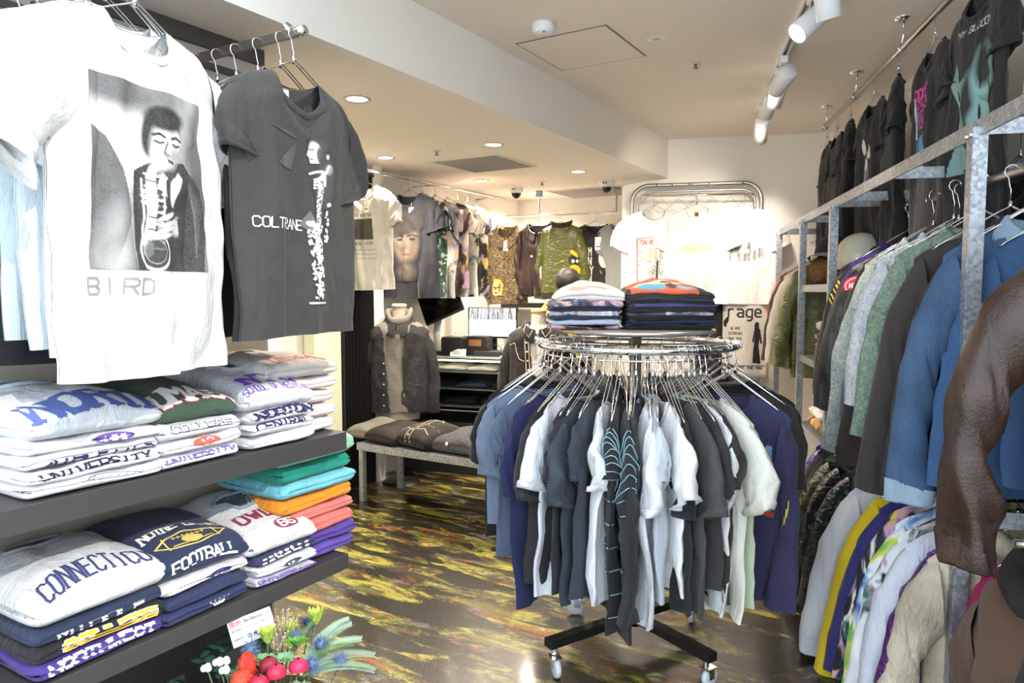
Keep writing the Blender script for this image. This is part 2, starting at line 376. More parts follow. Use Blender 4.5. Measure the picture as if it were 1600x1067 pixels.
# ---------------------------------------------------------------- garments
class P_: pass
def garment(name, label, cat, loc, rz, c=(30, 30, 32), kind='cotton', sc=None, skind=None, W=.245, L=.70, T=.03, slope=.30, nw=.088, nd=.085, nb=.018,
            sl=.20, sa=68, ah=.20, cw=.16, st=.032, sy=.0, cuff=None, band=None, collar='crew', cc=None, fold=.008, flare=0., nx=22, nz=16,
            seed=0, hang=.11, hook=0, crum=1., bend=0, lab=None, group=None, hgroup='wire hangers', openf=None, placket=None, sspread=0, lsl=None, rsa=None, rsl=None):
    rnd = random.Random(seed*13+5); ph = [rnd.uniform(0, 6.28) for _ in range(8)]; m = fab(c, kind)
    t = thing(name, label, cat, loc, rz, group)
    def topz(x, side):
        ax = abs(x)
        if ax < nw: return -(nd if side < 0 else nb)*sqrt(max(0, 1-(ax/nw)**2))
        q = (ax-nw)/(W-nw); return -(ax-nw)*slope - .022*q**4
    k1 = rnd.uniform(26, 38); k2 = rnd.uniform(52, 70)
    def fl(x, z):
        v = min(1, max(0, -z/L))
        n1 = noise.noise((x*8+ph[4], z*4.5, ph[5])); n2 = noise.noise((x*21+z*6+ph[6], z*13-x*5, ph[7]))
        return fold*(.25+v)*(sin(k1*x+ph[0]+2.2*sin(3*z+ph[1])) + .45*sin(k2*x+ph[2]+3*z) + .6*sin(9*x+ph[3])) + crum*(.018*n1*(.4+v)+.008*n2+.013*(.25+v)*((1-abs(noise.noise((x*9+ph[6], z*1.6, ph[1]))*2))**3-.4))
    def surf(x, z, side, off=0.):
        ax = min(abs(x), W*.9999); tz = topz(x, side); d = max(0, tz-z)
        e = (1-(ax/W)**3)**.5
        tf = min(1, sqrt(d/.07))
        if ax < nw: tf = max(tf, .8*sqrt(max(0, 1-(ax/nw)**2)))
        v = min(1, max(0, -z/L))
        return Vector((x*(1+flare*v), side*(T*e*tf)+fl(x, z)+side*off, z))
    xs = sorted(set([W*sin(pi/2*(-1+2*i/(nx-1))) for i in range(nx)]+[-nw, nw, -nw*.94, nw*.94]))
    g = G()
    for side in (-1, 1):
        vs = []; n = len(xs); tot = nz
        for x in xs:
            t0 = topz(x, side)
            for j in range(tot):
                v = (j/(tot-1))**1.25; z = t0+(-L-t0)*v - (.006*sin(6*x+ph[4]) if v > .9 else 0)
                vs.append(surf(x, z, side))
        f = [(i*tot+j, i*tot+j+1, (i+1)*tot+j+1, (i+1)*tot+j) for i in range(n-1) for j in range(tot-1)]
        if side < 0 and openf: f = [q for q in f if not openf(sum(vs[i].x for i in q)/4, sum(vs[i].z for i in q)/4)]
        if side > 0: f = [q[::-1] for q in f]
        g.add(vs, f)
    obj('torso', g, m, t)
    # sleeves
    sm = fab(sc or c, skind or kind)
    for sg in (-1, 1):
        Ls = (lsl if (sg < 0 and lsl) else (rsl if (sg > 0 and rsl) else sl)); a = radians(rsa if (sg > 0 and rsa) else sa); dx, dz = cos(a), -sin(a); zt = topz(W, -1)+.004; x0 = W-.022
        nxp, nzp = -sin(a), -cos(a)
        ns = 10 if Ls < .3 else 22; nc = 18; q1 = rnd.uniform(0, 6); q2 = rnd.uniform(0, 6)
        def path(s, q, x0=x0, Ls=Ls, a=a, dx=dx, dz=dz, zt=zt, nxp=nxp, nzp=nzp):
            A = Vector((x0-.02*q, 0, zt-ah*q)); E_ = Vector((x0+.02+Ls*dx, 0, zt-Ls*(-dz)))+Vector((nxp, 0, nzp))*cw*q
            Cp = Vector((x0+.06*(1-q)+Ls*dx*.5, 0, zt - Ls*.18*(1-q) - (ah*.9+Ls*.25)*q))
            return A*(1-s)**2 + Cp*2*s*(1-s) + E_*s*s
        def sp(s, th, out=0, Ls=Ls, path=path, sg=sg, q1=q1, q2=q2):
            q = .5-.5*cos(th); p = path(s, q); th_ = (st+out)*(.72+.28*s if Ls < .3 else 1.08-.35*s)
            y = th_*sin(th) + sy*s + .007*sin(9*s+5*q+q1)*s + .005*sin(22*s+4*q+q2)*s
            if Ls > .3: y += .006*sin(34*s+3*th+q2)*math.exp(-((s-.5)/.25)**2)
            kn = (.35+s)*crum; y += .014*kn*noise.noise((s*4+q1, q*2.2, q2)) + .007*kn*noise.noise((s*11*(1+Ls), q*6+q1, q2))
            p.x += bend*max(0, sin(pi*s))**1.5
            rip = .005*sin(3*th+q1+3*s)*s + .012*kn*noise.noise((s*6+q2, th*.8, q1))
            return Vector((sg*(p.x+rip+out*cos(th)), y, p.z))
        g = G(); vs = [sp(.0+i/(ns-1), 2*pi*k/nc) for i in range(ns) for k in range(nc)]
        f = [(i*nc+k, i*nc+(k+1) % nc, (i+1)*nc+(k+1) % nc, (i+1)*nc+k) for i in range(ns-1) for k in range(nc)]
        if sg < 0: f = [q[::-1] for q in f]
        g.add(vs, f); so = obj('sleeve', g, sm, t)
        if cuff:
            g = G(); rows = [(.985, .003), (1.0, .002), (1.045, -.002), (1.05, -.004), (1.045, -.007), (.99, -.006)]
            if cuff == 'hem': rows = [(.93, .0015), (.935, .003), (.998, .003), (1.0, .0), (.99, -.003)]
            vs = [sp(s_, 2*pi*k/nc, o_) for s_, o_ in rows for k in range(nc)]
            f = [(i*nc+k, i*nc+(k+1) % nc, (i+1)*nc+(k+1) % nc, (i+1)*nc+k) for i in range(len(rows)-1) for k in range(nc)]
            if sg < 0: f = [q[::-1] for q in f]
            g.add(vs, f); obj('cuff', g, fab(cc or c, 'cotton' if kind in ('denim', 'leather') and cc else kind), so)
    # collar
    cmat = fab(cc or c, kind if cc is None else ('fur' if collar == 'fur' else 'cotton'))
    def neck(ph_):
        cph = cos(ph_); sx = sin(ph_)
        z = -nb*cph if cph > 0 else nd*cph
        x = nw*sx; side = 1 if cph > 0 else -1
        return Vector((x, side*T*.8*abs(cph)+fl(x, z), z))
    NN = 28; g = G()
    if collar == 'crew':
        wd = .019
        def cf(a, b):
            p_ = -pi+2*pi*a; base = neck(p_); cph = cos(p_); out = Vector((sin(p_), 0, -abs(cph)*(1 if cph < 0 else -0.2)))
            sd = -1 if cph < 0 else 1
            prof = [(-.001, -.002), (0, .002), (.005, .0035), (wd-.002, .0035), (wd, .001)]; o_, n_ = prof[round(b*4)]
            k = o_ if cph < 0 or abs(cph) < .35 else o_
            p2 = base+out*k
            y = surf(max(-W*.99, min(W*.99, p2.x)), p2.z, sd).y if cph < -.25 else p2.y
            return Vector((p2.x, y+sd*n_, p2.z+(.002 if cph > 0 else 0)))
        g.grid(cf, NN, 5, True)
    elif collar in ('stand', 'cowl', 'fur'):
        hh = {'stand': .045, 'cowl': .085, 'fur': .07}[collar]; tk = {'stand': .006, 'cowl': .02, 'fur': .035}[collar]
        def cf(a, b):
            p_ = -pi+2*pi*a; base = neck(p_); th = 2*pi*b; cph = cos(p_)
            out = Vector((sin(p_), (1 if cph > 0 else -1)*abs(cph), 0))
            up = hh*(.5-.5*cos(th)); o_ = tk*sin(th)
            wob = .006*sin(5*p_+seed) if collar != 'stand' else 0
            return base+Vector((0, 0, up*(1 if collar != 'cowl' else (1-.25*max(0, -cph)))+wob))+out*(o_+.01*up/hh)
        g.grid(cf, NN, 9, True)
    else:                               # folded shirt collar, open at the front
        def cf(a, b):
            p_ = -pi*.96+2*pi*.96*a; base = neck(p_); cph = cos(p_)
            out = Vector((sin(p_)*1., (1 if cph > 0 else -1)*abs(cph), 0)); fr = max(0, -cph)
            prof = [(0, -.005), (.002, .02), (.006, .034), (.014, .03), (.032, .0-.02*fr), (.042+.012*fr, -.012-.04*fr), (.038+.012*fr, -.016-.04*fr)]
            o_, u_ = prof[round(b*6)]
            return base+out*o_*(.55 if fr > .3 else 1)+Vector((sin(p_)*o_*.9*fr, -.006*fr, u_))
        g.grid(cf, NN+8, 7)
    obj('collar', g, cmat, t)
    if collar == 'crew' and lab:
        g = G(); g.grid(lambda a, b: Vector((-.014+.028*a, T*.8-.004, -nb-.006-.03*b)), 3, 3); obj('neck_label', g, fab(lab), t)
    if band:
        g = G(); bh = .055
        def bf(a, b):
            th = 2*pi*a; x = W*cos(th)*.9999; sd = -1 if sin(th) < 0 else 1
            z = -L+.004-bh*b; p = surf(x, -L, sd); k = [1.0, .97, .94, .94][round(b*3)]
            return Vector((p.x*k, p.y*k+sd*.003+.0015*sin(60*th), z))
        g.grid(bf, 72, 4, True); obj('waistband', g, fab(band), t)
    if placket:
        pc, bc = placket; g = G()
        g.grid(lambda a, b: surf(-.018+.036*a, -nd-(L-nd)*b, -1, .003+.001*sin(pi*a)), 5, 24); pk = obj('placket', g, fab(pc, kind), t)
        if bc:
            for k in range(6):
                z = -nd-.03-k*(L-nd-.06)/6; p = surf(0, z, -1, .006); g = G(); g.ball(p, .007, 8, 5, (1, .5, 1)); obj('button', g, flat(bc, .3), pk)
    if hang is not None:
        hl = label.split(',')[0]
        hanger(loc, rz, 'wire hanger of the '+hl, hang, hook, min(.2, W*.84), hgroup)
    r = P_(); r.t = t; r.W = W; r.L = L; r.surf = surf
    r.F = lambda u, v, off=.001: surf(max(-W*.995, min(W*.995, u)), v, -1, off)
    return r

# ---------------------------------------------------------------- folded garments
def folded(name, label, cat, loc, rz, w=.30, d=.34, h=.05, c=(230, 230, 228), kind='cotton', layers=2, bulge=0., seed=0, n=8., nx=28, nph=44, group=None, tilt=0., lip=.012):
    rnd = random.Random(seed*7+3); ph = [rnd.uniform(0, 6.28) for _ in range(6)]; m = fab(c, kind)
    t = thing(name, label, cat, loc, rz, group)
    def P(phi, x):
        cy, sz = -cos(phi), sin(phi)
        y = d/2*math.copysign(abs(cy)**(2/n), cy); z = math.copysign(abs(sz)**(2/2.0), sz)      # -1..1
        q = min(1, abs(2*x/w)); sd_ = max(0., w/2-abs(x)); e = sqrt(max(0, 1-(1-min(1, sd_/(h*.55)))**2))
        gr = 0; z = z if abs(z) < 1 else z
        for k in range(1, layers): gr += math.exp(-((z*.5+.5-k/layers)/.045)**2)
        y *= 1-lip*2*gr/d*1.0
        cr = max(0, (q-.80)/.2)**2*(.10*(abs(y)/(d/2))**8); xx = x*(1-.03*gr*max(0, (q-.85)/.15)-cr)
        hz = h/2+h/2*z*(.06+.94*e)
        up = z*.5+.5
        hz += bulge*up*(1-q**2.2)*(.35+.65*min(1, (y/d+.5)*1.7))*(1-.6*max(0, y/d*2-.1)) + tilt*(y+d/2)*up
        hz += .004*sin(11*x+ph[0]+seed)*up + up*(.012*noise.noise((x*8+seed, y*8, ph[1])) + .006*noise.noise((x*20, y*20+seed, ph[2])))
        y += .006*sin(8*x+ph[2]) + .008*noise.noise((x*9, z*1.2+seed, 3))
        xx += .004*sin(8*z+ph[3])*(1 if x > 0 else -1)*q**4
        return Vector((xx, y, max(hz, -.002)))
    # arc length table over the front and the top, zero at the middle of the front edge
    tb = [(-pi/2+ (1.5*pi)*i/400) for i in range(401)]; ys = [P(a, 0.) for a in tb]; arc = [0]
    for i in range(1, 401): arc.append(arc[-1]+(ys[i]-ys[i-1]).length)
    z0 = np.interp(0, tb, arc)
    def S(u, v, off=.001):
        x = max(-.494, min(.494, u/w))*w; a = float(np.interp(z0+v, arc, tb)); p = P(a, x)
        e = .006; dn = (P(a+e, x)-P(a-e, x)).cross(P(a, min(x+.003, w*.499))-P(a, max(x-.003, -w*.499)))
        dn.normalize()
        if dn.z < -.6 and a > 0: dn = -dn
        if dn.dot(Vector((0, -cos(a), sin(a)))) < 0: dn = -dn
        return p+dn*off
    fa = [2*pi*k/720-pi/2 for k in range(721)]; pf = [P(a, 0.) for a in fa]; al = [0]
    for i in range(1, 721): al.append(al[-1]+(pf[i]-pf[i-1]).length*(1 if abs(pf[i].y) > d/2-h else .35))
    phis = [float(np.interp(al[-1]*k/nph, al, fa)) for k in range(nph)]
    g = G(); xs = [w/2*sin(pi/2*(-1+2*i/(nx-1))) for i in range(nx)]
    vs = [P(a_, x) for x in xs for a_ in phis]
    f = [(i*nph+k, (i+1)*nph+k, (i+1)*nph+(k+1) % nph, i*nph+(k+1) % nph) for i in range(nx-1) for k in range(nph)]
    f += [tuple(range(nph)), tuple((nx-1)*nph+k for k in range(nph-1, -1, -1))]
    g.add(vs, f); obj('folded_cloth', g, m, t)
    r = P_(); r.t = t; r.S = S; r.h = h; r.w = w; r.d = d; return r
def neck_hole(r, u, v, ru, rv, c, rot=0):
    g = G(); g.tube([r.S(u+ru*cos(a), v+rv*sin(a), .004) for a in [2*pi*k/26 for k in range(26)]], .006, 6, True); o = obj('collar', g, fab(c), r.t)
    g = G(); blob(g, r.S, u, v, ru*.93, rv*.9, .0012, 18, 2); obj('neck_opening', g, fab(tuple(int(q*.55) for q in c)), o)
def printed(r, name, c, fn, S=None, kind='print'):
    g = G(); fn(g, S or getattr(r, 'S', None) or r.F); return obj(name, g, fab(c, 'cotton') if kind == 'cloth' else flat(c, .8, 0, 'print_ink'), r.t)
# ---------------------------------------------------------------- the shop
HL, HU = 2.30, 2.607
Z = (0, 0, 1)
struct('floor', G().add([(-6, -1.5, 0), (4.5, -1.5, 0), (4.5, 9, 0), (-6, 9, 0)], [(0, 1, 2, 3)]), floor_mat())
struct('ceiling_low', G().box((-2.90, 4.25, HL+.03), (1.80, 7.9, .06)), CEIL)
struct('ceiling', G().box((.9, 4.45, HU+.03), (5.7, 6.1, .06)), CEIL)
struct('trim_1', G().box((-1.975, 4.25, (HL+HU)/2+.03), (.05, 7.9, HU-HL+.06)), WALL)
wl = struct('wall_left', G().box((-2.30, 1.085, 1.15), (.12, 1.57, 2.3)), PANEL)
struct('wall_left_return', G().box((-3.0, 1.84, 1.15), (1.4, .06, 2.3)), WALL)
struct('wall_recess', G().box((-3.73, 4.9, 1.15), (.12, 6.2, 2.3)), WALL)
g = G(); c = Cc(-1.3, 6.86); g.box((c[0], c[1], 1.15), (2.6, .12, 2.3), radians(AC)); struct('wall_rear', g, WALL)
g = G(); c = B(.52, 5.99); g.box((c[0], c[1], 1.32), (1.76, .12, 2.64), radians(AB)); struct('wall_back', g, WALL)
g = G(); c = B(-.30, 6.9); g.box((c[0], c[1], 1.15), (.12, 1.7, 2.3), radians(AB)); struct('wall_partition', g, WALL)
g = G(); c = B(1.40, 3.5); g.box((c[0], c[1], 1.32), (.12, 5.0, 2.64), radians(AB)); struct('wall_right', g, WALL)
TR = flat((72, 68, 62), .5, 0, 'dark_metal_channel')
struct('trim_2', G().box((-2.234, 1.085, 2.185), (.014, 1.57, .022)), TR)
struct('trim_3', G().box((-2.232, 1.085, 2.272), (.02, 1.57, .056)), TR)
struct('trim_4', G().box((-3.60, 3.46, 1.15), (.10, .24, 2.3)), wallm((214, 222, 196), 'pale_green_paint'))
struct('trim_5', G().box((-3.60, 3.97, 1.15), (.10, .10, 2.3)), WALL)
# black concertina door in the recess
t = thing('folding_door', 'black concertina folding door between pale green post and white post', 'door', (-3.56, 3.75, 0))
g = G(); g.grid(lambda a, b: Vector((.025*(1 if round(a*20) % 2 else -1), -.165+.33*a, .01+2.2*b)), 21, 2); obj('folding_panel', g, BLACKM, t, False)
g = G(); g.box((0, 0, 2.23), (.05, .34, .03)); obj('head_rail', g, TR, t)

# ---------------------------------------------------------------- ceiling fittings
def downlight(x, y, z, label, on=True, r=.048, power=76):
    t = thing('downlight', label, 'ceiling light', (x, y, z), 0, 'recessed downlights')
    g = G(); g.lathe([(r, -.001), (r*1.32, -.001), (r*1.36, -.005), (r*1.28, -.007), (r, -.003)], 28, cap=False); obj('trim_ring', g, flat((205, 200, 192), .4), t)
    g = G(); g.lathe([(.001, -.002), (r*1.0, -.002)], 28, cap=False); obj('diffuser', g, emit((255, 244, 222), 9 if on else .25), t)
    if on:
        l = lamp('downlight_lamp', 'SPOT', (x, y, z-.02), (0, 0, -1), power, (1, .85, .69), spot_size=radians(150), spot_blend=.8, shadow_soft_size=.05)
for x, y, s in [(-2.40, 2.55, 'nearest the hanging grey tee'), (-2.42, 3.76, 'beside the large square grille'), (-3.27, 3.74, 'above the white photo tee'),
                (-3.28, 4.91, 'above the rail of printed tees'), (-2.41, 4.92, 'left of the white dome camera by the beam'), (-3.28, 5.75, 'just past the left dome camera'), (-3.47, 6.4, 'farthest back, in front of the rear rail')]:
    downlight(x, y, HL, 'glowing round recessed downlight '+s, True)
t = thing('downlight', 'unlit round recessed fitting in the upper ceiling', 'ceiling light', (-1.24, 3.37, HU))
g = G(); g.lathe([(.02, -.002), (.045, -.003), (.048, -.001)], 24, cap=False); obj('trim_ring', g, WHITEP, t)
g = G(); g.lathe([(.001, -.006), (.018, -.004), (.022, 0)], 16, cap=False); obj('diffuser', g, flat((200, 190, 150), .3), t)
def sprinkler(x, y, z, label, big=False):
    t = thing('sprinkler', label, 'sprinkler', (x, y, z), 0, 'ceiling sprinklers'); r = .055 if big else .032
    g = G(); g.lathe([(.001, -.004), (r*.9, -.004), (r, 0)], 20, cap=False); obj('cover_plate', g, flat((214, 208, 198), .35), t)
    g = G(); g.lathe([(.001, -.03), (.012, -.03), (.013, -.022), (.006, -.02), (.008, -.004)], 12, cap=False); obj('spray_head', g, STEEL, t)
sprinkler(-1.19, 3.83, HU, 'small round sprinkler in the upper ceiling past the unlit fitting')
sprinkler(-2.84, 3.74, HL, 'small sprinkler left of the large square grille')
sprinkler(-2.89, 5.23, HL, 'wide plated sprinkler between the two dome cameras', True)
sprinkler(-3.21, 6.44, HL, 'small sprinkler near the rear rail')
t = thing('smoke_detector', 'white round smoke detector beside the ceiling hatch', 'smoke detector', (-1.61, 2.92, HU))
g = G(); g.lathe([(.001, -.045), (.042, -.045), (.05, -.036), (.052, -.012), (.046, 0)], 28, cap=False); obj('housing', g, WHITEP, t)
g = G(); g.ball((.02, -.03, -.047), .004, 8, 6); obj('indicator', g, BLACKM, t)
t = thing('access_panel', 'large square access hatch flush in the upper ceiling', 'ceiling hatch', (-1.61, 3.325, HU))
g = G(); g.box((0, 0, -.002), (.466, .486, .004)); obj('hatch_door', g, CEIL, t, False)
g = G()
for s in (-1, 1): g.box((s*.237, 0, -.0015), (.006, .50, .003)); g.box((0, s*.247, -.0015), (.48, .006, .003))
obj('hatch_frame', g, flat((120, 108, 98), .5, 0, 'shadow_gap'), t, False)
def grille(cx, cy, sx, sy, z, label):
    t = thing('ceiling_grille', label, 'ceiling vent', (cx, cy, z), 0, 'ceiling vents')
    g = G()
    for s in (-1, 1): g.box((s*(sx/2-.008), 0, -.004), (.016, sy, .008)); g.box((0, s*(sy/2-.008), -.004), (sx-.032, .016, .008))
    obj('frame', g, flat((226, 218, 206), .4), t, False)
    g = G(); n = 26
    for i in range(n): g.box((0, -sy/2+.02+(sy-.04)*(i+.5)/n, -.004), (sx-.034, .011, .003), M=Matrix.Rotation(radians(20), 3, 'X'))
    obj('louvre', g, flat((186, 180, 174), .5), t, False)
    g = G(); g.box((0, 0, -.0006), (sx-.03, sy-.03, .001)); obj('backing', g, flat((120, 116, 112), .7), t, False)
grille(-2.83, 4.28, .54, .55, HL, 'large square ceiling grille in the lower ceiling')
grille(-2.66, 6.0, .92, .58, HL, 'pale square ceiling grille behind the dome cameras')
def dome(x, y, label):
    t = thing('dome_camera', label, 'security camera', (x, y, HL), 0, 'ceiling dome cameras')
    g = G(); g.lathe([(.001, -.048), (.045, -.048), (.06, -.034), (.064, 0)], 28, cap=False); obj('housing', g, WHITEP, t)
    g = G(); g.lathe([(.001, -.094), (.018, -.090), (.033, -.078), (.041, -.060), (.042, -.046)], 24, cap=False); obj('dome_cover', g, flat((24, 24, 28), .08), t)
    g = G(); g.lathe([(.042, -.047), (.047, -.047), (.047, -.051), (.042, -.051)], 24, cap=False); obj('dome_ring', g, flat((210, 210, 212), .3), t)
    g = G(); g.box((.02, -.058, -.02), (.008, .012, .014)); g.box((.0, -.062, -.02), (.008, .012, .014)); obj('mounting_screw', g, BLACKM, t)
dome(-3.24, 5.40, 'white dome camera on the ceiling farther from the beam'); dome(-2.42, 5.47, 'white dome camera on the ceiling beside the beam and chain panel')
# track and spots
t = thing('track_rail', 'white lighting track running along the upper ceiling', 'track rail', (-.60, 3.45, HU), atan2(-.54, 1.59)*0)
p0, p1 = Vector((-.38, 2.75, HU)), Vector((-1.14, 5.05, HU)); d = (p1-p0); mid = (p0+p1)/2; t.location = mid; t.rotation_euler = (0, 0, atan2(d.y, d.x))
g = G(); 
for s in (-1, 1): g.box((0, s*.014, -.012), (d.length, .008, .024))
g.box((0, 0, -.003), (d.length, .03, .006)); obj('track_body', g, WHITEP, t, False)
g = G(); g.box((0, 0, -.007), (d.length-.01, .018, .004)); obj('conductor', g, flat((150, 110, 80), .4), t, False)
def spot(q, aim, label, on=60, drop=.11, dist=.0):
    p = p0+d*q; t = thing('track_spotlight', label, 'spotlight', (p.x, p.y, HU-.024), 0, 'white track spotlights')
    a = (Vector(aim)-Vector((p.x, p.y, HU-drop-.03))).normalized(); M = a.to_track_quat('-Z', 'Y').to_matrix()
    g = G(); g.box((0, 0, -.018), (.035, .09, .036), atan2(d.y, d.x)+pi/2); obj('adapter', g, WHITEP, t, False, bevel=.003)
    g = G(); g.tube([(0, 0, -.03), (0, 0, -drop+.04), tuple(M @ Vector((.0, 0, .02))+Vector((0, 0, -drop)))], .006, 8); obj('yoke', g, STEEL, t)
    c0 = Vector((0, 0, -drop))
    g = G(); g.lathe([(.001, .075), (.040, .075), (.043, .07), (.043, -.088), (.040, -.09), (.038, -.075)], 28, c0, M, cap=False); obj('lamp_can', g, WHITEP, t)
    g = G(); g.lathe([(.001, -.078), (.038, -.078)], 24, c0, M, cap=False); obj('lens', g, emit((255, 240, 214), 12), t)
    if on:
        lp = Vector((p.x, p.y, HU-.024))+c0+a*.095
        lamp('track_lamp', 'SPOT', lp, a, on, (1, .86, .72), spot_size=radians(58), spot_blend=.8, shadow_soft_size=.03)
g1 = Vector(B(.25, 5.85, 1.7))
spot(.05, B(.9, 3.3, 1.0), 'large white track spotlight nearest, its lens facing down', 32)
spot(.16, (-1.75, 1.9, 1.0), 'white track spotlight pointing down to the left, second nearest', 40)
spot(.50, B(-.1, 5.9, 1.75), 'white track spotlight in the middle, tilted low', 27)
spot(.585, B(.3, 5.8, 1.0), 'white track spotlight hanging almost upright behind the tilted one', 32)
spot(.74, B(.35, 5.9, 1.7), 'grey-sided track spotlight aimed at the back wall', 28, .09)
spot(.90, B(.6, 5.9, 1.65), 'farthest track spotlight, its white can lit up', 26, .15)

# ---------------------------------------------------------------- left wall: bars and shelves
def arm(y, z, x1, label):
    t = thing('face_out_rail', label, 'hanging bar', (-2.24, y, z), 0, 'display arms on the left wall')
    L_ = x1+2.24; g = G(); g.box((L_/2, 0, 0), (L_, .012, .03)); obj('arm_bar', g, flat((120, 112, 104), .35, .8, 'dull_steel'), t, False, bevel=.002)
    g = G(); g.tube([(L_-.01, 0, 0), (L_+.02, 0, 0)], .015, 14); g.tube([(L_-.05, 0, .014), (L_-.04, 0, .02)], .018, 12); obj('end_stop', g, CHROME, t)
    g = G(); g.box((.006, 0, 0), (.012, .045, .05)); obj('bracket', g, TR, t, False)
arm(1.095, 2.19, -1.66, 'flat steel display arm above the white photo tee')
arm(1.50, 2.15, -1.63, 'flat steel display arm above the charcoal tee')
SHX, SHB = -1.755, -2.24
t = thing('display_shelf', 'charcoal shelf board at waist height carrying folded sweatshirts', 'shelf', (SHB, 0, .92), 0, 'left wall shelves')
g = G(); g.box(((SHX-SHB)/2, 1.02, -.031), (SHX-SHB, 1.54, .062)); obj('shelf_board', g, DARKW, t, False, bevel=.002)
g = G()
for y in (.45, 1.1, 1.7): g.box((.12, y, -.07), (.24, .012, .03))
obj('shelf_bracket', g, BLACKM, t, False)
t = thing('display_shelf', 'charcoal lower shelf board just above the flower arrangement', 'shelf', (SHB, 0, .49), 0, 'left wall shelves')
g = G(); g.box(((SHX-SHB)/2, 1.02, -.026), (SHX-SHB, 1.54, .052)); obj('shelf_board', g, DARKW, t, False, bevel=.002)
g = G()
for y in (.45, 1.1, 1.7): g.box((.12, y, -.065), (.24, .012, .03))
obj('shelf_bracket', g, BLACKM, t, False)
g = G(); g.box((-2.20, 1.0, .2), (.06, 1.6, .40)); o = struct('baseboard_left', g, flat((52, 54, 50), .6))

NAVY = (38, 46, 84); PURP = (92, 60, 160); MAR = (120, 36, 60); WH = (232, 232, 234); GR = (176, 188, 200)
grp1 = 'folded sweatshirts on the upper shelf'; grp2 = 'folded sweatshirts on the lower shelf'
def FS(label, y, z, h, c, w=.28, dx=0, d=.40, grp=grp1, rz=90, name='folded_sweatshirt', cat='sweatshirt', X=SHX, **kw):
    return folded(name, label, cat, (X-d/2+dx, y, z), radians(rz), w, d, h, c, group=grp, **kw)
z0 = .921
# stack 1, nearest: NORTH on top
a = FS('grey-white sweatshirt with part of a sketched ball print, bottom of the nearest upper stack', .955, z0, .040, WH, .34, .0, seed=1)
printed(a, 'print', (120, 124, 140), lambda g, S: [stroke(g, S, [(.03+.075*cos(q/9*pi), -.002+.03*sin(q/9*pi)) for q in range(10)], .003, .001)]+[stroke(g, S, [(-.03+.02*i, .004), (-.015+.02*i, .02)], .0015, .001) for i in range(7)])
a = FS('white sweatshirt edge lettered in dark navy, second from bottom of the nearest upper stack', .95, z0+.034, .037, WH, .345, .005, seed=2)
printed(a, 'lettering', (36, 42, 66), lambda g, S: text(g, S, 'UNIVERSITY', .0, -.008, .034, .022, .006, .001, .004))
a = FS('white sweatshirt with thin navy lettering, middle of the nearest upper stack', .95, z0+.068, .035, WH, .34, -.003, seed=3)
printed(a, 'lettering', (46, 44, 90), lambda g, S: text(g, S, 'ATHLETICS', .02, -.03, .034, .024, .006, .001))
a = FS('white sweatshirt with a purple oval number panel, second from top of the nearest upper stack', .955, z0+.100, .037, WH, .335, .002, seed=4)
printed(a, 'oval_panel', (104, 78, 158), lambda g, S: blob(g, S, .035, .0, .055, .024, .001))
printed(a, 'lettering', (236, 236, 240), lambda g, S: text(g, S, '100', .035, -.014, .026, .018, .005, .002))
a = FS('white sweatshirt lettered NORTH in blue, top of the nearest upper stack', .955, z0+.133, .062, (228, 231, 236), .335, .01, bulge=.035, tilt=.05, seed=5, nx=40, nph=60, lip=.006)
printed(a, 'lettering', (84, 98, 162), lambda g, S: text(g, S, 'NORTH', .02, .02, .10, .052, .020, .0012, .02, gap=1.3))
neck_hole(a, -.03, .33, .07, .03, (196, 204, 214))
# stack 2: green UMASS
y2 = 1.235
a = FS('white sweatshirt lettered UNIVERSITY in purple, bottom of the stack under the green one', y2, z0, .042, WH, .265, seed=6)
printed(a, 'lettering', (112, 84, 170), lambda g, S: text(g, S, 'UNIVERSITY', .0, -.008, .026, .018, .005, .001, .002))
a = FS('white sweatshirt with a red oval number, under the one lettered COLLEGE', y2, z0+.039, .042, WH, .26, .004, seed=7)
printed(a, 'oval_panel', (226, 92, 76), lambda g, S: blob(g, S, .01, .012, .045, .024, .001))
printed(a, 'lettering', WH, lambda g, S: text(g, S, '12', .01, -.0, .024, .017, .005, .002))
a = FS('white sweatshirt lettered COLLEGE in outlined capitals, directly under the green one', y2, z0+.078, .045, WH, .265, .008, seed=8)
printed(a, 'letter_outline', (40, 44, 84), lambda g, S: text(g, S, 'COLLEGE', .0, -.006, .034, .022, .0065, .0008, .005, grow=.003))
printed(a, 'lettering', WH, lambda g, S: text(g, S, 'COLLEGE', .0, -.006, .034, .022, .0065, .0014, .005, grow=-.001))
a = FS('dark green sweatshirt lettered UMASS in white with red edge, top of its stack', y2-.01, z0+.118, .055, (76, 104, 84), .285, -.01, bulge=.05, tilt=.05, seed=9, nx=40, nph=60, lip=.006)
printed(a, 'letter_outline', (190, 60, 66), lambda g, S: text(g, S, 'UMASS', .03, .02, .08, .044, .016, .001, .02, grow=.005))
printed(a, 'lettering', (240, 240, 240), lambda g, S: text(g, S, 'UMASS', .03, .02, .08, .044, .016, .002, .02))
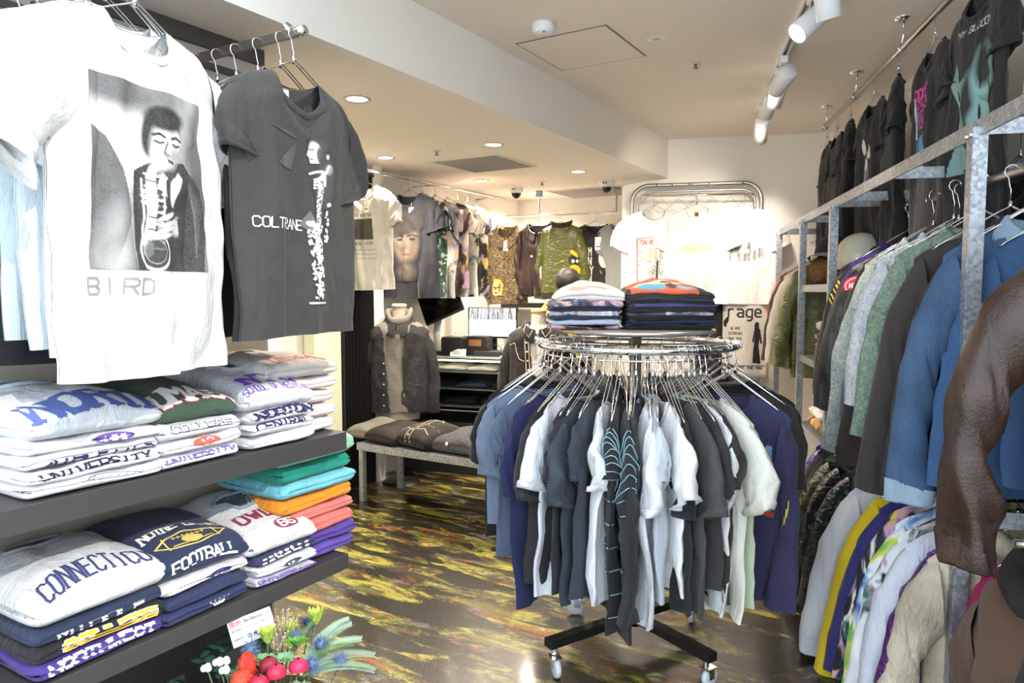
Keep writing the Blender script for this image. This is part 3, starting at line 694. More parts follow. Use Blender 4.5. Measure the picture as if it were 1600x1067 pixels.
# stack 3: NY school of medicine
y3 = 1.525
a = FS('plain white sweatshirt at the bottom of the stack lettered SCHOOL OF MEDICINE', y3, z0, .042, WH, .255, seed=10)
a = FS('white sweatshirt with navy script capitals, second from bottom of the stack beside the shelf end', y3, z0+.039, .042, WH, .25, seed=11)
printed(a, 'lettering', (52, 50, 104), lambda g, S: text(g, S, 'CENTRAL', .0, .0, .032, .024, .007, .001, .004))
a = FS('white sweatshirt with a broad dark band and big letters, under the purple-lettered one', y3, z0+.078, .042, WH, .255, .004, seed=12)
printed(a, 'lettering', (44, 44, 92), lambda g, S: text(g, S, 'NORTON', .0, -.01, .042, .03, .012, .001, .004))
a = FS('white sweatshirt lettered NYU SCHOOL OF MEDICINE in purple, top of its stack', y3-.01, z0+.116, .065, (226, 226, 230), .275, .01, bulge=.045, tilt=.11, seed=13, nx=36, nph=60, lip=.006)
printed(a, 'lettering', (112, 66, 186), lambda g, S: (text(g, S, 'NYU', .0, .075, .055, .046, .017, .001, .01, gap=1.5), text(g, S, 'SCHOOL OF MEDICINE', .0, .03, .028, .0115, .003, .001, .004, False)))
neck_hole(a, -.02, .27, .07, .032, (196, 196, 204))
# stack 4: pink-white ones behind
for k, (lb, hh) in enumerate([('bottom', .05), ('second', .05), ('third', .048), ('fourth', .046)]):
    a = FS('cream-white sweatshirt, %s from the bottom of the stack set back at the shelf end' % lb, 1.66, z0+.048*k, hh+.004, (232, 222, 220), .31, -.06+.004*(k % 2), d=.34, seed=14+k)
a = FS('cream-grey sweatshirt with faded red letters, top of the stack set back at the shelf end', 1.65, z0+.192, .05, (222, 216, 212), .32, -.05, d=.34, bulge=.03, tilt=.05, seed=19, nx=36, nph=56)
printed(a, 'lettering', (222, 104, 84), lambda g, S: text(g, S, 'TEXAS', .02, .06, .034, .035, .007, .001, .01, gap=1.5))
# lower shelf, stack 1
z1 = .491
a = FS('purple sweatshirt with white letters, bottom of the nearest lower stack', .95, z1, .045, (86, 62, 158), .33, seed=20, grp=grp2)
printed(a, 'lettering', WH, lambda g, S: text(g, S, 'NORTHWEST', .0, -.014, .034, .024, .007, .001, .004))
a = FS('black sweatshirt lettered COLLEGE in gold, second from bottom of the nearest lower stack', .95, z1+.042, .045, (34, 34, 44), .335, .004, seed=21, grp=grp2)
printed(a, 'letter_outline', (240, 240, 236), lambda g, S: text(g, S, 'COLLEGE', .02, -.014, .034, .027, .010, .001, .004, grow=.005))
printed(a, 'lettering', (236, 176, 52), lambda g, S: text(g, S, 'COLLEGE', .02, -.014, .034, .027, .009, .002, .004))
a = FS('navy sweatshirt with broken white letters, under the one lettered CONNECTICUT', .95, z1+.084, .045, (44, 58, 92), .33, .0, seed=22, grp=grp2)
printed(a, 'lettering', WH, lambda g, S: text(g, S, 'MIDDLE', -.0, -.03, .034, .03, .007, .001, .004))
a = FS('white sweatshirt lettered CONNECTICUT in navy, top of the nearest lower stack', .955, z1+.126, .07, (222, 222, 222), .34, .005, bulge=.05, tilt=.05, seed=23, grp=grp2, nx=40, nph=60, lip=.006)
printed(a, 'lettering', (54, 60, 104), lambda g, S: text(g, S, 'CONNECTICUT', .015, .03, .068, .020, .0065, .0012, .035, gap=1.38))
neck_hole(a, -.03, .32, .07, .03, (150, 154, 160))
# lower shelf, stack 2
a = FS('blue-navy sweatshirt with a white shell mark, bottom of the stack with the football print', y2+.01, z1, .045, (52, 60, 110), .285, seed=24, grp=grp2)
printed(a, 'emblem', WH, lambda g, S: [stroke(g, S, [(.03+.01*k, -.016), (.03+.02*k*1.1, .016)], .006, .001) for k in (-1.4, -.7, 0, .7, 1.4)])
a = FS('navy sweatshirt, second from bottom of the stack with the football print', y2+.01, z1+.042, .045, (48, 58, 98), .28, seed=25, grp=grp2)
a = FS('white sweatshirt with a navy XXL size oval, under the football print', y2+.01, z1+.084, .042, WH, .285, .004, seed=26, grp=grp2)
printed(a, 'oval_panel', (60, 56, 120), lambda g, S: blob(g, S, .035, .0, .045, .022, .001))
printed(a, 'lettering', WH, lambda g, S: text(g, S, 'XXL', .035, -.012, .024, .017, .005, .002))
a = FS('navy sweatshirt lettered NOTRE DAME FOOTBALL in cream with a gold football, top of its stack', y2, z1+.122, .065, (40, 54, 90), .30, .0, bulge=.045, tilt=.08, seed=27, grp=grp2, nx=40, nph=60, lip=.006)
printed(a, 'lettering', (236, 232, 214), lambda g, S: (text(g, S, 'NOTRE DAME', .0, .135, .042, .0185, .007, .001, .025), text(g, S, 'FOOTBALL', .0, -.012, .034, .02, .0065, .001, .01)))
def football(g, S):
    n = 22; top = [(-.105+.21*i/n, .095+.038*sin(pi*i/n)) for i in range(n+1)]; bot = [(-.105+.21*i/n, .095-.038*sin(pi*i/n)) for i in range(n+1)]
    for L_ in (top, bot): stroke(g, S, L_, .005, .0015)
    stroke(g, S, [(-.075, .072), (-.075, .118)], .004, .0015); stroke(g, S, [(.075, .072), (.075, .118)], .004, .0015)
    blob(g, S, .0, .088, .03, .022, .0018, 16); stroke(g, S, [(-.05, .113), (.05, .113)], .003, .0015)
    for i in range(7): stroke(g, S, [(-.045+.015*i, .107), (-.042+.015*i, .119)], .003, .0015)
    stroke(g, S, [(-.06, .08), (-.03, .072), (.03, .072), (.06, .082)], .004, .0016)
printed(a, 'football_print', (222, 190, 100), football)
# lower shelf, stack 3
a = FS('white sweatshirt edge with pale purple capitals, bottom of the stack with the maroon 65', y3, z1, .036, (214, 212, 220), .25, seed=28, grp=grp2)
printed(a, 'lettering', (128, 108, 168), lambda g, S: text(g, S, 'UNIVERSITY', .0, -.012, .026, .018, .008, .001, .002))
a = FS('white sweatshirt with dark XL size oval, in the stack with the maroon 65', y3, z1+.033, .038, WH, .25, seed=29, grp=grp2)
printed(a, 'oval_panel', (64, 68, 76), lambda g, S: blob(g, S, .015, .004, .04, .018, .001))
printed(a, 'lettering', WH, lambda g, S: text(g, S, 'XL', .015, -.006, .018, .015, .004, .002))
a = FS('navy and white striped sweatshirt edge directly under the maroon 65 one', y3, z1+.068, .036, (58, 66, 104), .25, .003, seed=30, grp=grp2)
printed(a, 'lettering', WH, lambda g, S: text(g, S, 'HAWAII', .0, -.012, .028, .026, .009, .001, .003))
a = FS('white sweatshirt with a maroon 65 oval and arched maroon capitals, top of its stack', y3-.01, z1+.10, .06, (226, 222, 226), .275, .01, bulge=.045, tilt=.12, seed=31, grp=grp2, nx=40, nph=60, lip=.006)
printed(a, 'oval_panel', (132, 50, 72), lambda g, S: blob(g, S, .03, .06, .042, .028, .001))
printed(a, 'lettering', (132, 50, 72), lambda g, S: text(g, S, 'OWLI', .0, .11, .06, .034, .012, .001, .012, gap=1.45))
printed(a, 'number', WH, lambda g, S: text(g, S, '65', .03, .044, .032, .022, .007, .002))
neck_hole(a, -.01, .27, .07, .032, (150, 160, 178))
t = thing('swing_tag', 'black square swing tag lying on the maroon-lettered sweatshirt', 'tag', (-1.925, 1.52, z1+.205), radians(96))
g = G(); g.box((0, 0, .0), (.05, .06, .002), M=Matrix.Rotation(radians(22), 3, 'X')); obj('card', g, flat((18, 18, 20), .7), t, False)
g = G(); S_ = lambda u, v, o: Matrix.Rotation(radians(22), 3, 'X') @ Vector((u, v, .0015+o)); text(g, S_, 'BERBERJIN', 0, -.025, .006, .0035, .001, .0003, 0, False); obj('lettering', g, WHITEP, t, False)
# rainbow stack
cols = [('violet', (112, 84, 186), .048), ('bright purple', (98, 70, 170), .044), ('coral pink', (240, 126, 118), .05), ('salmon', (238, 132, 122), .04), ('orange', (252, 152, 28), .05), ('sky blue', (122, 204, 220), .05), ('emerald teal', (18, 158, 136), .055)]
zz = z1
for k, (nm, cc_, hh) in enumerate(cols):
    FS('%s folded sweatshirt in the rainbow stack at the end of the lower shelf' % nm, 1.70+.006*(k % 2), zz, hh+.006, cc_, .33, -.04+.006*(k % 3), d=.36, grp='rainbow stack of folded sweatshirts', layers=2, seed=40+k); zz += hh
FS('pale mint green sweatshirt draped on top of the rainbow stack', 1.70, zz, .07, (164, 214, 186), .345, -.035, d=.38, grp='rainbow stack of folded sweatshirts', layers=2, bulge=.02, seed=50)
# ---------------------------------------------------------------- tees on the left wall
HGl = 'wire hangers on the left display arms'
def saxman():
    im = Img(150, 200, .22, 1.)
    im.ell(.22, .45, .34, .42, .75, -15, .9, .85); im.ell(.85, .25, .22, .3, .5, 0, .9, .6)
    im.ell(.1, .05, .5, .14, .12, 8, .8, .9); im.ell(.95, .6, .12, .5, .08, 0, .7, .8)
    im.poly([(0, .36), (.12, .42), (.24, .62), (.30, .95), (.34, 1.34), (.0, 1.34)], .10, .92); im.ell(.16, 1.2, .14, .3, .55, 10, .9, .6)
    im.poly([(.36, .62), (.5, .52), (.78, .50), (.95, .68), (1.0, 1.0), (.95, 1.34), (.34, 1.34), (.33, .9)], .045)
    im.ell(.57, .335, .165, .215, .035); im.ell(.60, .385, .135, .185, .42, 0, .3); im.ell(.555, .43, .07, .15, .72, 8, .7, .9); im.ell(.68, .36, .05, .07, .62, 0, .8, .8)
    im.ell(.60, .20, .17, .09, .03, -6, .4); im.ell(.745, .42, .025, .05, .4)
    im.line([(.48, .335), (.53, .32), (.57, .34)], .010, .04); im.line([(.63, .34), (.68, .325), (.72, .345)], .010, .04)
    im.line([(.495, .378), (.53, .388), (.56, .378)], .008, .05); im.line([(.645, .382), (.68, .392), (.71, .380)], .008, .05)
    im.line([(.595, .37), (.575, .45), (.615, .465)], .008, .16); im.ell(.60, .47, .03, .014, .3); im.line([(.55, .515), (.60, .502), (.65, .515)], .012, .08); im.ell(.60, .54, .035, .012, .5)
    im.poly([(.56, .60), (.62, .66), (.70, .58), (.74, .62), (.64, .86), (.52, .70)], .75); im.line([(.60, .66), (.60, 1.0)], .018, .03)
    im.line([(.585, .51), (.54, .545), (.50, .58), (.485, .64), (.475, .85), (.46, 1.05), (.44, 1.2)], .020, .86, 1, .034)
    for k in range(13):
        y = .62+.045*k; im.line([(.45, y), (.53, y+.012)], .007, .1 if k % 2 else .95); im.ell(.545+.01*(k % 2), y+.01, .013, .013, .8)
    im.line([(.56, .66), (.55, 1.1)], .006, .75); im.line([(.43, .66), (.41, 1.14)], .006, .7)
    im.ring(.50, 1.19, .115, .135, .10, .85); im.ell(.50, 1.19, .09, .105, .05, 0, .3, .9); im.ring(.50, 1.19, .075, .09, .06, .3)
    for x, y, r in [(.60, .98, -25), (.585, 1.025, -20), (.575, 1.07, -14), (.57, .935, -30)]: im.ell(x, y, .085, .020, .70, r, .5); im.line([(x-.07, y+.035), (x+.06, y+.012)], .004, .15)
    im.ell(.70, .99, .06, .07, .55, 0, .6); im.poly([(.70, .93), (.80, .9), (.86, 1.1), (.74, 1.1)], .05)
    for x, y, r in [(.46, .80, 20), (.46, .84, 15), (.465, .76, 25)]: im.ell(x, y, .05, .016, .6, r, .5)
    for k in range(9): im.line([(.80+.02*k, .58+.03*k), (.90, .9+.04*k)], .004, .16, .6)
    n = np.random.RandomState(1).normal(0, .02, im.a.shape); im.c = np.clip(im.c*(1.12-.0*im.c)+n[..., None]+.02, 0, 1)**1.15; im.c[..., 0] *= 1.02; im.c[..., 2] *= .98
    return im
def saxside():
    im = Img(130, 300, (.045, .043, .042)); W_ = (.80, .79, .76); k = np.random.RandomState(4)
    im.poly([(.05, .06), (.34, .10), (.40, .16), (.30, .14)], W_, .18); im.poly([(.32, .28), (.40, .22), (.31, .56), (.14, .50)], W_, .2)
    im.ell(.70, .17, .12, .09, (.05,)*3, -8, .4); im.ell(.66, .25, .085, .11, W_, -5, .4, .95); im.ell(.80, .62, .13, .30, (.06,)*3, 6, .5); im.ell(.84, .46, .05, .07, W_, 20, .5, .25); im.poly([(.60, .16), (.72, .10), (.80, .14), (.80, .22), (.70, .22)], (.03,)*3, .0)
    im.poly([(.57, .26), (.545, .33), (.58, .345), (.60, .42), (.72, .40), (.74, .2)], W_, .85); im.line([(.60, .245), (.66, .235)], .008, (.05,)*3); im.line([(.60, .265), (.645, .268)], .006, (.05,)*3); im.line([(.60, .365), (.64, .36)], .006, (.05,)*3)
    im.ell(.735, .30, .05, .12, (.05,)*3, 0, .5, .95); im.ell(.82, .30, .02, .035, W_, 0, .4, .7)
    im.line([(.57, .56), (.66, .52), (.74, .50)], .014, W_); im.line([(.70, .60), (.80, .50), (.84, .42)], .016, W_)
    for q in range(4): im.line([(.64, .62+.035*q), (.78, .57+.035*q)], .013, W_)
    im.line([(.76, .52), (.74, .7), (.70, .95), (.68, 1.25), (.66, 1.6)], .030, W_, .9, .048); im.poly([(.42, 1.22), (.56, 1.02), (.62, 1.12), (.62, 1.3)], W_, .35)
    for q in range(60):
        y = .62+.0165*q+k.rand()*.01; im.ell(.73-.07*(y-.6)+k.uniform(-.05, .05), y, .012+.012*k.rand(), .010, (.06,)*3, 0, .5)
    for q in range(170):
        y = 1.15+1.0*k.rand()**1.1; im.ell(.66+k.uniform(-.12, .10)*(1-.3*(y-1.15)), y, .008+.022*k.rand(), .008+.02*k.rand(), W_, 0, .5, .95)
    for q in range(20): im.ell(.84+k.uniform(-.04, .03), .9+.5*k.rand(), .015, .012+.02*k.rand(), (.62, .72, .8), 0, .5)
    im.line([(.52, 2.20), (.80, 2.20)], .012, W_)
    return im
FR = radians(90)
b = garment('t_shirt', 'white t-shirt with a large sepia saxophonist photo and the word BIRD', 't-shirt', (-1.655, 1.02, 2.035), FR+radians(12),
    c=(240, 239, 238), W=.24, L=.83, T=.05, nw=.092, nd=.085, nb=.02, sl=.25, lsl=.30, rsl=.28, sa=52, rsa=46, ah=.23, cw=.21, st=.06, cuff='hem', lab=(236, 226, 200), fold=.007, crum=1.1, nx=96, nz=90, hang=.115, seed=3, slope=.30, hgroup=HGl)
patch('photo_print', b.t, b.F, -.175, -.165, .155, -.585, saxman(), .002)
printed(b, 'lettering', (150, 146, 142), lambda g, S: text(g, S, 'BIRD', -.10, -.64, .035, .032, .0035, .0035, 0, False, gap=1.4))
c_ = garment('t_shirt', 'charcoal t-shirt lettered COLTRANE with a pale figure playing a saxophone', 't-shirt', (-1.64, 1.485, 2.015), FR+radians(4),
    c=(72, 70, 68), W=.235, L=.745, T=.05, nw=.095, nd=.10, nb=.02, sl=.25, lsl=.18, sa=78, rsa=72, crum=.55, ah=.22, cw=.18, st=.045, cuff='hem', lab=(236, 236, 236), fold=.010, nx=96, nz=90, hang=.125, seed=11, hgroup=HGl)
patch('figure_print', c_.t, c_.F, -.165, -.15, .125, -.15-.29*300/130*.78, saxside(), .002, (58, 56, 55))
printed(c_, 'lettering', (236, 234, 228), lambda g, S: text(g, S, 'COLTRANE', -.115, -.44, .027, .0165, .0034, .0025, 0, False, gap=1.28))
k0 = [('white t-shirt hanging directly behind the white saxophonist tee', 't_shirt', (226, 232, 236), -1.72, 1.0, .80, 16, .24), ('pale grey-white t-shirt third from the front on the first arm', 't_shirt', (206, 216, 222), -1.78, .985, .79, 14, .24),
      ('bluish white t-shirt fourth from the front on the first arm', 't_shirt', (190, 204, 210), -1.84, .97, .77, 8, .24),
      ('black long t-shirt behind the white tees on the first arm', 't_shirt', (34, 36, 42), -1.92, .93, .84, 4, .27), ('dark navy t-shirt deeper behind the white tees', 't_shirt', (30, 34, 48), -1.99, .90, .84, 2, .28), ('black t-shirt closest to the wall on the first arm', 't_shirt', (26, 27, 30), -2.08, .90, .82, -3, .28)]
for i, (lb, nm, cc_, x, y, L_, rot, W_) in enumerate(k0):
    garment(nm, lb, 't-shirt', (x, 1.075-(1.075-y)*.6, 2.06+.003*i), FR+radians(rot), c=cc_, W=W_, L=L_, T=.035, sl=.26, sa=56 if i < 3 else 66, ah=.23, cw=.2, st=.045, cuff='hem', fold=.010, nx=26, nz=22, seed=20+i, hang=.13-.003*i, hgroup=HGl)
for i, (lb, cc_, x) in enumerate([('dark charcoal t-shirt right behind the charcoal figure tee', (66, 64, 62), -1.70), ('black t-shirt third on the second display arm', (44, 43, 44), -1.80),
      ('faded black t-shirt fourth on the second display arm', (52, 50, 50), -1.90), ('black t-shirt fifth on the second display arm', (36, 36, 38), -1.99), ('black t-shirt nearest the wall on the second display arm', (30, 30, 32), -2.09)]):
    garment('t_shirt', lb, 't-shirt', (x, 1.49, 2.005-.004*i), FR+radians(3-3*i), c=cc_, W=.22, L=.74-.01*i, T=.03, sl=.20, lsl=.15, sa=84, ah=.22, cw=.17, st=.04, cuff='hem', fold=.012, nx=26, nz=22, seed=30+i, hang=.135+.004*i, hgroup=HGl)

# ---------------------------------------------------------------- recess: rail of printed tees along the wall
t = thing('wall_rail', 'thin steel rail close under the low ceiling holding printed tees', 'clothes rail', (-3.42, 4.5, 2.225))
g = G(); g.tube([(0, -.95, 0), (0, 1.0, 0)], .010, 10); obj('rail_tube', g, CHROME, t)
for y in (-.9, .0, .9): g = G(); g.tube([(0, y, 0), (-.24, y, 0)], .006, 8); obj('rail_bracket', g, CHROME, t)
HR = 'wire hangers on the recess wall rail'
def tagcard(r, u, v, lb, k=1., off=.012):
    p = r.F(u, v, off); t = thing('price_tag', lb, 'price tag', r.t.matrix_basis @ p, r.t.rotation_euler.z, 'white price tags')
    g = G(); g.box((0, 0, -.045*k), (.042*k, .002, .085*k)); obj('card', g, flat((240, 238, 232), .6), t, False)
    g = G(); S_ = lambda a, b_, o: Vector((a, -.0018-o, b_)); text(g, S_, '---', 0, -.05*k, .012*k, .006*k, .003*k, 0, 0, False); stroke(g, S_, [(-.010*k, -.066*k), (.010*k, -.066*k)], .007*k, 0); obj('lettering', g, INK, t, False)
    g = G(); g.tube([(0, 0, 0), (.003, 0, .015), (0, .004, .03)], .0008, 5); obj('tag_string', g, WHITEP, t)
w1 = garment('t_shirt', 'white t-shirt with a small photo print beside the black folding door', 't-shirt', (-3.43, 3.72, 2.115), radians(2), c=(226, 222, 212), W=.235, L=.70, sl=.2, sa=68, seed=41, hang=.11, lab=(230, 230, 230), cuff='hem', hgroup=HR, nx=60, nz=54)
printed(w1, 'photo_print', (70, 66, 62), lambda g, S: quad(g, S, -.075, -.36, .075, -.22, .003, 24, 24))
printed(w1, 'lettering', (120, 116, 110), lambda g, S: (text(g, S, 'THE BAND TOUR', 0, -.205, .018, .009, .003, .002, 0, False), text(g, S, 'NEW YEAR', 0, -.395, .018, .013, .003, .002, 0, False), [stroke(g, S, [(-.1, -.43-.03*k), (.1, -.43-.03*k)], .003, .002) for k in range(3)]))
tagcard(w1, .03, -.09, 'white price tag on the white photo tee by the folding door')
f1 = garment('t_shirt', 'dark t-shirt with a big sepia face print on the recess rail', 't-shirt', (-3.42, 4.17, 2.115), radians(2), c=(52, 54, 64), W=.25, L=.76, T=.05, sl=.2, sa=72, seed=42, hang=.11, nx=56, nz=50, fold=.012, hgroup=HR)
im = Img(70, 110, (.02, .02, .03)); im.ell(.5, .62, .36, .55, (.14, .11, .085), 0, .35); im.ell(.42, .66, .2, .4, (.2, .16, .12), 0, .8, .8); im.ell(.5, .18, .46, .3, (.03, .025, .025), -8, .3); im.ell(.22, .34, .14, .1, (.04, .03, .03), 30, .4)
im.line([(.2, .5), (.34, .47), (.44, .5)], .03, .03); im.line([(.58, .5), (.7, .47), (.82, .51)], .03, .03); im.ell(.33, .57, .08, .03, .02); im.ell(.7, .57, .08, .03, .02); im.line([(.53, .55), (.55, .78), (.46, .82)], .02, (.14, .1, .08)); im.ell(.52, .93, .13, .035, (.14, .05, .05)); im.ell(.52, .98, .1, .02, (.22, .16, .14)); im.ell(.5, 1.35, .25, .25, (.12, .10, .08), 0, .8)
patch('face_print', f1.t, f1.F, -.16, -.16, .16, -.64, im, .003, (30, 31, 38))
tagcard(f1, .05, -.1, 'white price tag on the big face print tee')
for i, (lb, cc_, kd, y, fl_) in enumerate([('green all-over printed t-shirt next to the face print tee', (40, 104, 78), 'loud', 4.36, .016), ('silvery printed t-shirt in the middle of the recess rail', (206, 202, 198), 'loud', 4.52, .016),
     ('grey-brown printed t-shirt third from the end of the recess rail', (112, 92, 84), 'loud', 4.68, .012), ('pale rainbow printed t-shirt second from the end of the recess rail', (206, 214, 196), 'loud', 4.82, .012), ('black, orange and green printed t-shirt at the far end of the recess rail', (44, 48, 44), 'loud', 4.96, .012)]):
    garment('t_shirt', lb, 't-shirt', (-3.45, y, 2.105), radians(3-2*i), c=cc_, kind=kd, W=.215, L=.75, T=.04, sl=.19, sa=80, seed=43+i, hang=.12, fold=fl_, hgroup=HR, cc=(30, 30, 32))
t = thing('rail_bar', 'black steel bar on the recess wall under the printed tees', 'rail', (-3.58, 4.75, 1.62))
g = G(); g.tube([(0, -.72, 0), (0, .72, 0)], .013, 10); obj('rail_tube', g, BLACKM, t)
g = G(); g.tube([(.0, -.74, 0), (.05, -.74, 0)], .028, 14); obj('end_disc', g, BLACKM, t)
for y in (-.5, .5): g = G(); g.tube([(0, y, 0), (-.09, y, 0)], .008, 8); obj('rail_bracket', g, BLACKM, t)
t = thing('clip_lamp', 'glowing round clip-on lamp in front of the printed tees', 'lamp', (-3.36, 4.50, 1.665)); aim = Vector((2.2, -3.6, -.35)).normalized(); M = aim.to_track_quat('-Z', 'Y').to_matrix()
g = G(); g.lathe([(.012, .07), (.03, .06), (.045, .02), (.056, -.03), (.053, -.03), (.04, .015)], 24, (0, 0, 0), M, cap=False); obj('lamp_shade', g, flat((190, 120, 70), .3, .6, 'copper'), t)
g = G(); g.ball((0, 0, 0), .04, 16, 10); obj('bulb', g, emit((255, 240, 205), 14), t)
g = G(); g.tube([tuple(M @ Vector((0, 0, .06))), (-.12, .1, -.03), (-.2, .12, -.045)], .006, 8); obj('clamp_arm', g, BLACKM, t)
lamp('clip_lamp_light', 'SPOT', (-3.33, 4.45, 1.66), aim, 6, (1, .85, .62), spot_size=radians(110), spot_blend=.8, shadow_soft_size=.04)

# ---------------------------------------------------------------- rear wall rail
t = thing('wall_rail', 'long steel rail on the rear wall holding jackets', 'clothes rail', Cc(-1.66, 6.23, 2.085), radians(AC))
g = G(); g.tube([(-.57, 0, 0), (.8, 0, 0)], .010, 10); obj('rail_tube', g, CHROME, t)
for x in (-.25, .45): g = G(); g.tube([(x, 0, 0), (x, 0, .15)], .007, 8); g.box((x, 0, .19), (.05, .05, .05)); obj('rail_bracket', g, flat((150, 176, 190), .4, .3), t)
RB = radians(AC); HB = 'wire hangers on the rear wall rail'
def rear(x, **k): return garment(loc=Cc(x*.85, 6.22 - k.pop('dy', 0), 1.985), rz=RB+radians(k.pop('rot', 0)), hang=.10, hook=1, hgroup=HB, **k)
j = rear(-2.60, name='jacket', label='camouflage jacket with a painted blonde face, left end of the rear rail', cat='jacket', c=(128, 108, 76), kind='camo', W=.195, L=.70, T=.05, sl=.58, sa=83, ah=.22, cw=.12, st=.04, collar='shirt', nd=.14, placket=((120, 100, 70), None), seed=51, fold=.012)
printed(j, 'painted_face', (214, 178, 132), lambda g, S: blob(g, S, -.085, -.56, .047, .064, .003))
printed(j, 'painted_hair', (214, 178, 52), lambda g, S: stroke(g, S, [(-.045, -.61), (-.035, -.53), (-.06, -.485), (-.10, -.485)], .026, .004))
printed(j, 'painted_lips', (176, 48, 44), lambda g, S: blob(g, S, -.085, -.595, .016, .007, .005))
printed(j, 'painted_eyes', (40, 34, 30), lambda g, S: (blob(g, S, -.102, -.548, .012, .006, .005), blob(g, S, -.072, -.548, .012, .006, .005)))
tagcard(j, .0, -.12, 'white price tag on the camouflage jacket', 1.1)
j = rear(-2.24, name='leather_jacket', label='brown leather flight jacket with small white patches on the rear rail', cat='jacket', c=(62, 38, 30), kind='leather', W=.185, L=.56, T=.05, sl=.6, sa=85, ah=.22, cw=.11, st=.045, collar='shirt', nd=.1, placket=((50, 32, 26), None), band=(44, 30, 26), seed=52, fold=.01, dy=.03)
printed(j, 'patch_row', (214, 208, 192), lambda g, S: [blob(g, S, .11+.008*(k % 2), -.20-.028*k, .009, .008, .003, 8, 1) for k in range(6)]+[blob(g, S, -.05, -.27, .012, .01, .003, 8, 1)])
tagcard(j, .02, -.36, 'white price tag on the brown leather flight jacket', 1.3)
j = rear(-1.98, name='jacket', label='olive green jacket with a yellow figure patch on the rear rail', cat='jacket', c=(98, 102, 48), kind='satin', W=.19, L=.60, T=.06, sl=.6, sa=84, ah=.22, cw=.12, st=.05, collar='stand', cc=(60, 50, 42), nd=.03, band=(60, 54, 36), seed=53, fold=.014, dy=.06)
printed(j, 'figure_patch', (222, 178, 40), lambda g, S: (blob(g, S, .13, -.40, .045, .05, .003), stroke(g, S, [(.11, -.24), (.15, -.27)], .03, .003)))
printed(j, 'figure_patch', (38, 36, 34), lambda g, S: (blob(g, S, .13, -.31, .05, .05, .002), blob(g, S, .14, -.42, .015, .02, .004)))
printed(j, 'figure_patch', (226, 224, 214), lambda g, S: (blob(g, S, .12, -.32, .012, .016, .0045), blob(g, S, .15, -.32, .01, .014, .0045)))
tt = rear(-1.63, name='t_shirt', label='black t-shirt with a column of white capitals on the rear rail', cat='t-shirt', c=(34, 34, 36), W=.205, L=.63, sl=.17, sa=74, lab=(240, 240, 240), seed=54, dy=.02)
printed(tt, 'lettering', (196, 192, 180), lambda g, S: [text(g, S, s_, -.07, -.27-.082*k, .066, .024, .009, .002, 0, False, gap=1.25) for k, s_ in enumerate(['HIM', 'RUN', 'STAY', 'FUN'])]+[blob(g, S, .085, -.30, .05, .08, .002)])
tagcard(tt, .03, -.11, 'white price tag on the black tee with white capitals', 1.3)
rear(-1.36, name='t_shirt', label='light grey t-shirt with a dark smudge print on the rear rail', cat='t-shirt', c=(150, 154, 156), W=.20, L=.64, sl=.2, sa=74, seed=55, rot=-8, dy=.05)
rear(-1.18, name='jacket', label='grey-brown short sleeved shirt at the right end of the rear rail', cat='shirt', c=(110, 98, 90), W=.22, L=.5, sl=.24, sa=70, collar='shirt', nd=.12, seed=56, rot=-20, dy=.08)
t = thing('wall_shelf', 'dark shelf board on the rear wall under the camouflage jacket', 'shelf', Cc(-2.0, 6.62, 1.27), radians(AC))
g = G(); g.box((0, 0, 0), (.75, .30, .045)); obj('shelf_board', g, flat((58, 60, 60), .5), t, False, bevel=.003)
g = G(); g.box((-.3, .05, -.05), (.03, .18, .05)); g.box((.3, .05, -.05), (.03, .18, .05)); obj('shelf_bracket', g, BLACKM, t, False)

# ---------------------------------------------------------------- chain panel with three white tees on the back wall
t = thing('chain_panel', 'grey tubular frame with rounded top and wire mesh behind the white tees', 'display panel', B(.215, 5.84, 0), radians(AB))
def rrect(w, z0_, z1_, r): return [(-w, 0, z0_)]+[(-w+r-r*cos(a), 0, z1_-r+r*sin(a)) for a in [radians(9*k) for k in range(11)]]+[(w-r+r*sin(a), 0, z1_-r+r*cos(a)) for a in [radians(9*k) for k in range(11)]]+[(w, 0, z0_)]
g = G(); g.tube(rrect(.49, .02, 2.235, .13), .017, 10); obj('outer_tube', g, SATINSTEEL, t)
g = G(); g.tube(rrect(.445, .02, 2.185, .10), .010, 8); obj('inner_tube', g, SATINSTEEL, t)
g = G()
for x in (-.3, -.18, -.05, -.03, .1, .35): g.ball((x, -.018, 2.235), .006, 8, 6)
for x in (-.49, .49):
    for z in (2.0, 1.7): g.ball((x, -.018, z), .006, 8, 6)
obj('rivet', g, BLACKM, t)
g = G(); dd = .13
for s in (-1, 1):
    for k in range(-9, 28):
        z_a = .7+dd*k; pts = []
        for q in range(0, 12):
            x = -.43+.86*q/11; z = z_a+s*(x)*1.0
            if .72 < z < 2.17: pts.append((x, .004*(1 if q % 2 else -1), z))
        if len(pts) > 1: g.tube(pts, .0018, 4)
obj('wire_mesh', g, SATINSTEEL, t)
t = thing('panel_rail', 'thin steel hanging rail across the top of the mesh panel', 'clothes rail', B(.215, 5.79, 2.145), radians(AB))
g = G(); g.tube([(-.43, 0, 0), (.43, 0, 0)], .007, 8); obj('rail_tube', g, CHROME, t)
HW = 'wire hangers on the mesh panel'
def pan(x, dy, **k): return garment(name='t_shirt', cat='t-shirt', loc=B(x, 5.76-dy, 2.03), rz=radians(AB+k.pop('rot', 0)), hang=.115, hook=1, hgroup=HW, c=(236, 234, 230), W=.245, L=.72, T=.035, sl=.23, sa=66, cuff='hem', nx=60, nz=56, **k)
p1_ = pan(-.10, .02, label='white t-shirt with a red framed figure print, left of the three on the mesh panel', seed=61, rot=3)
RED = (196, 60, 50)
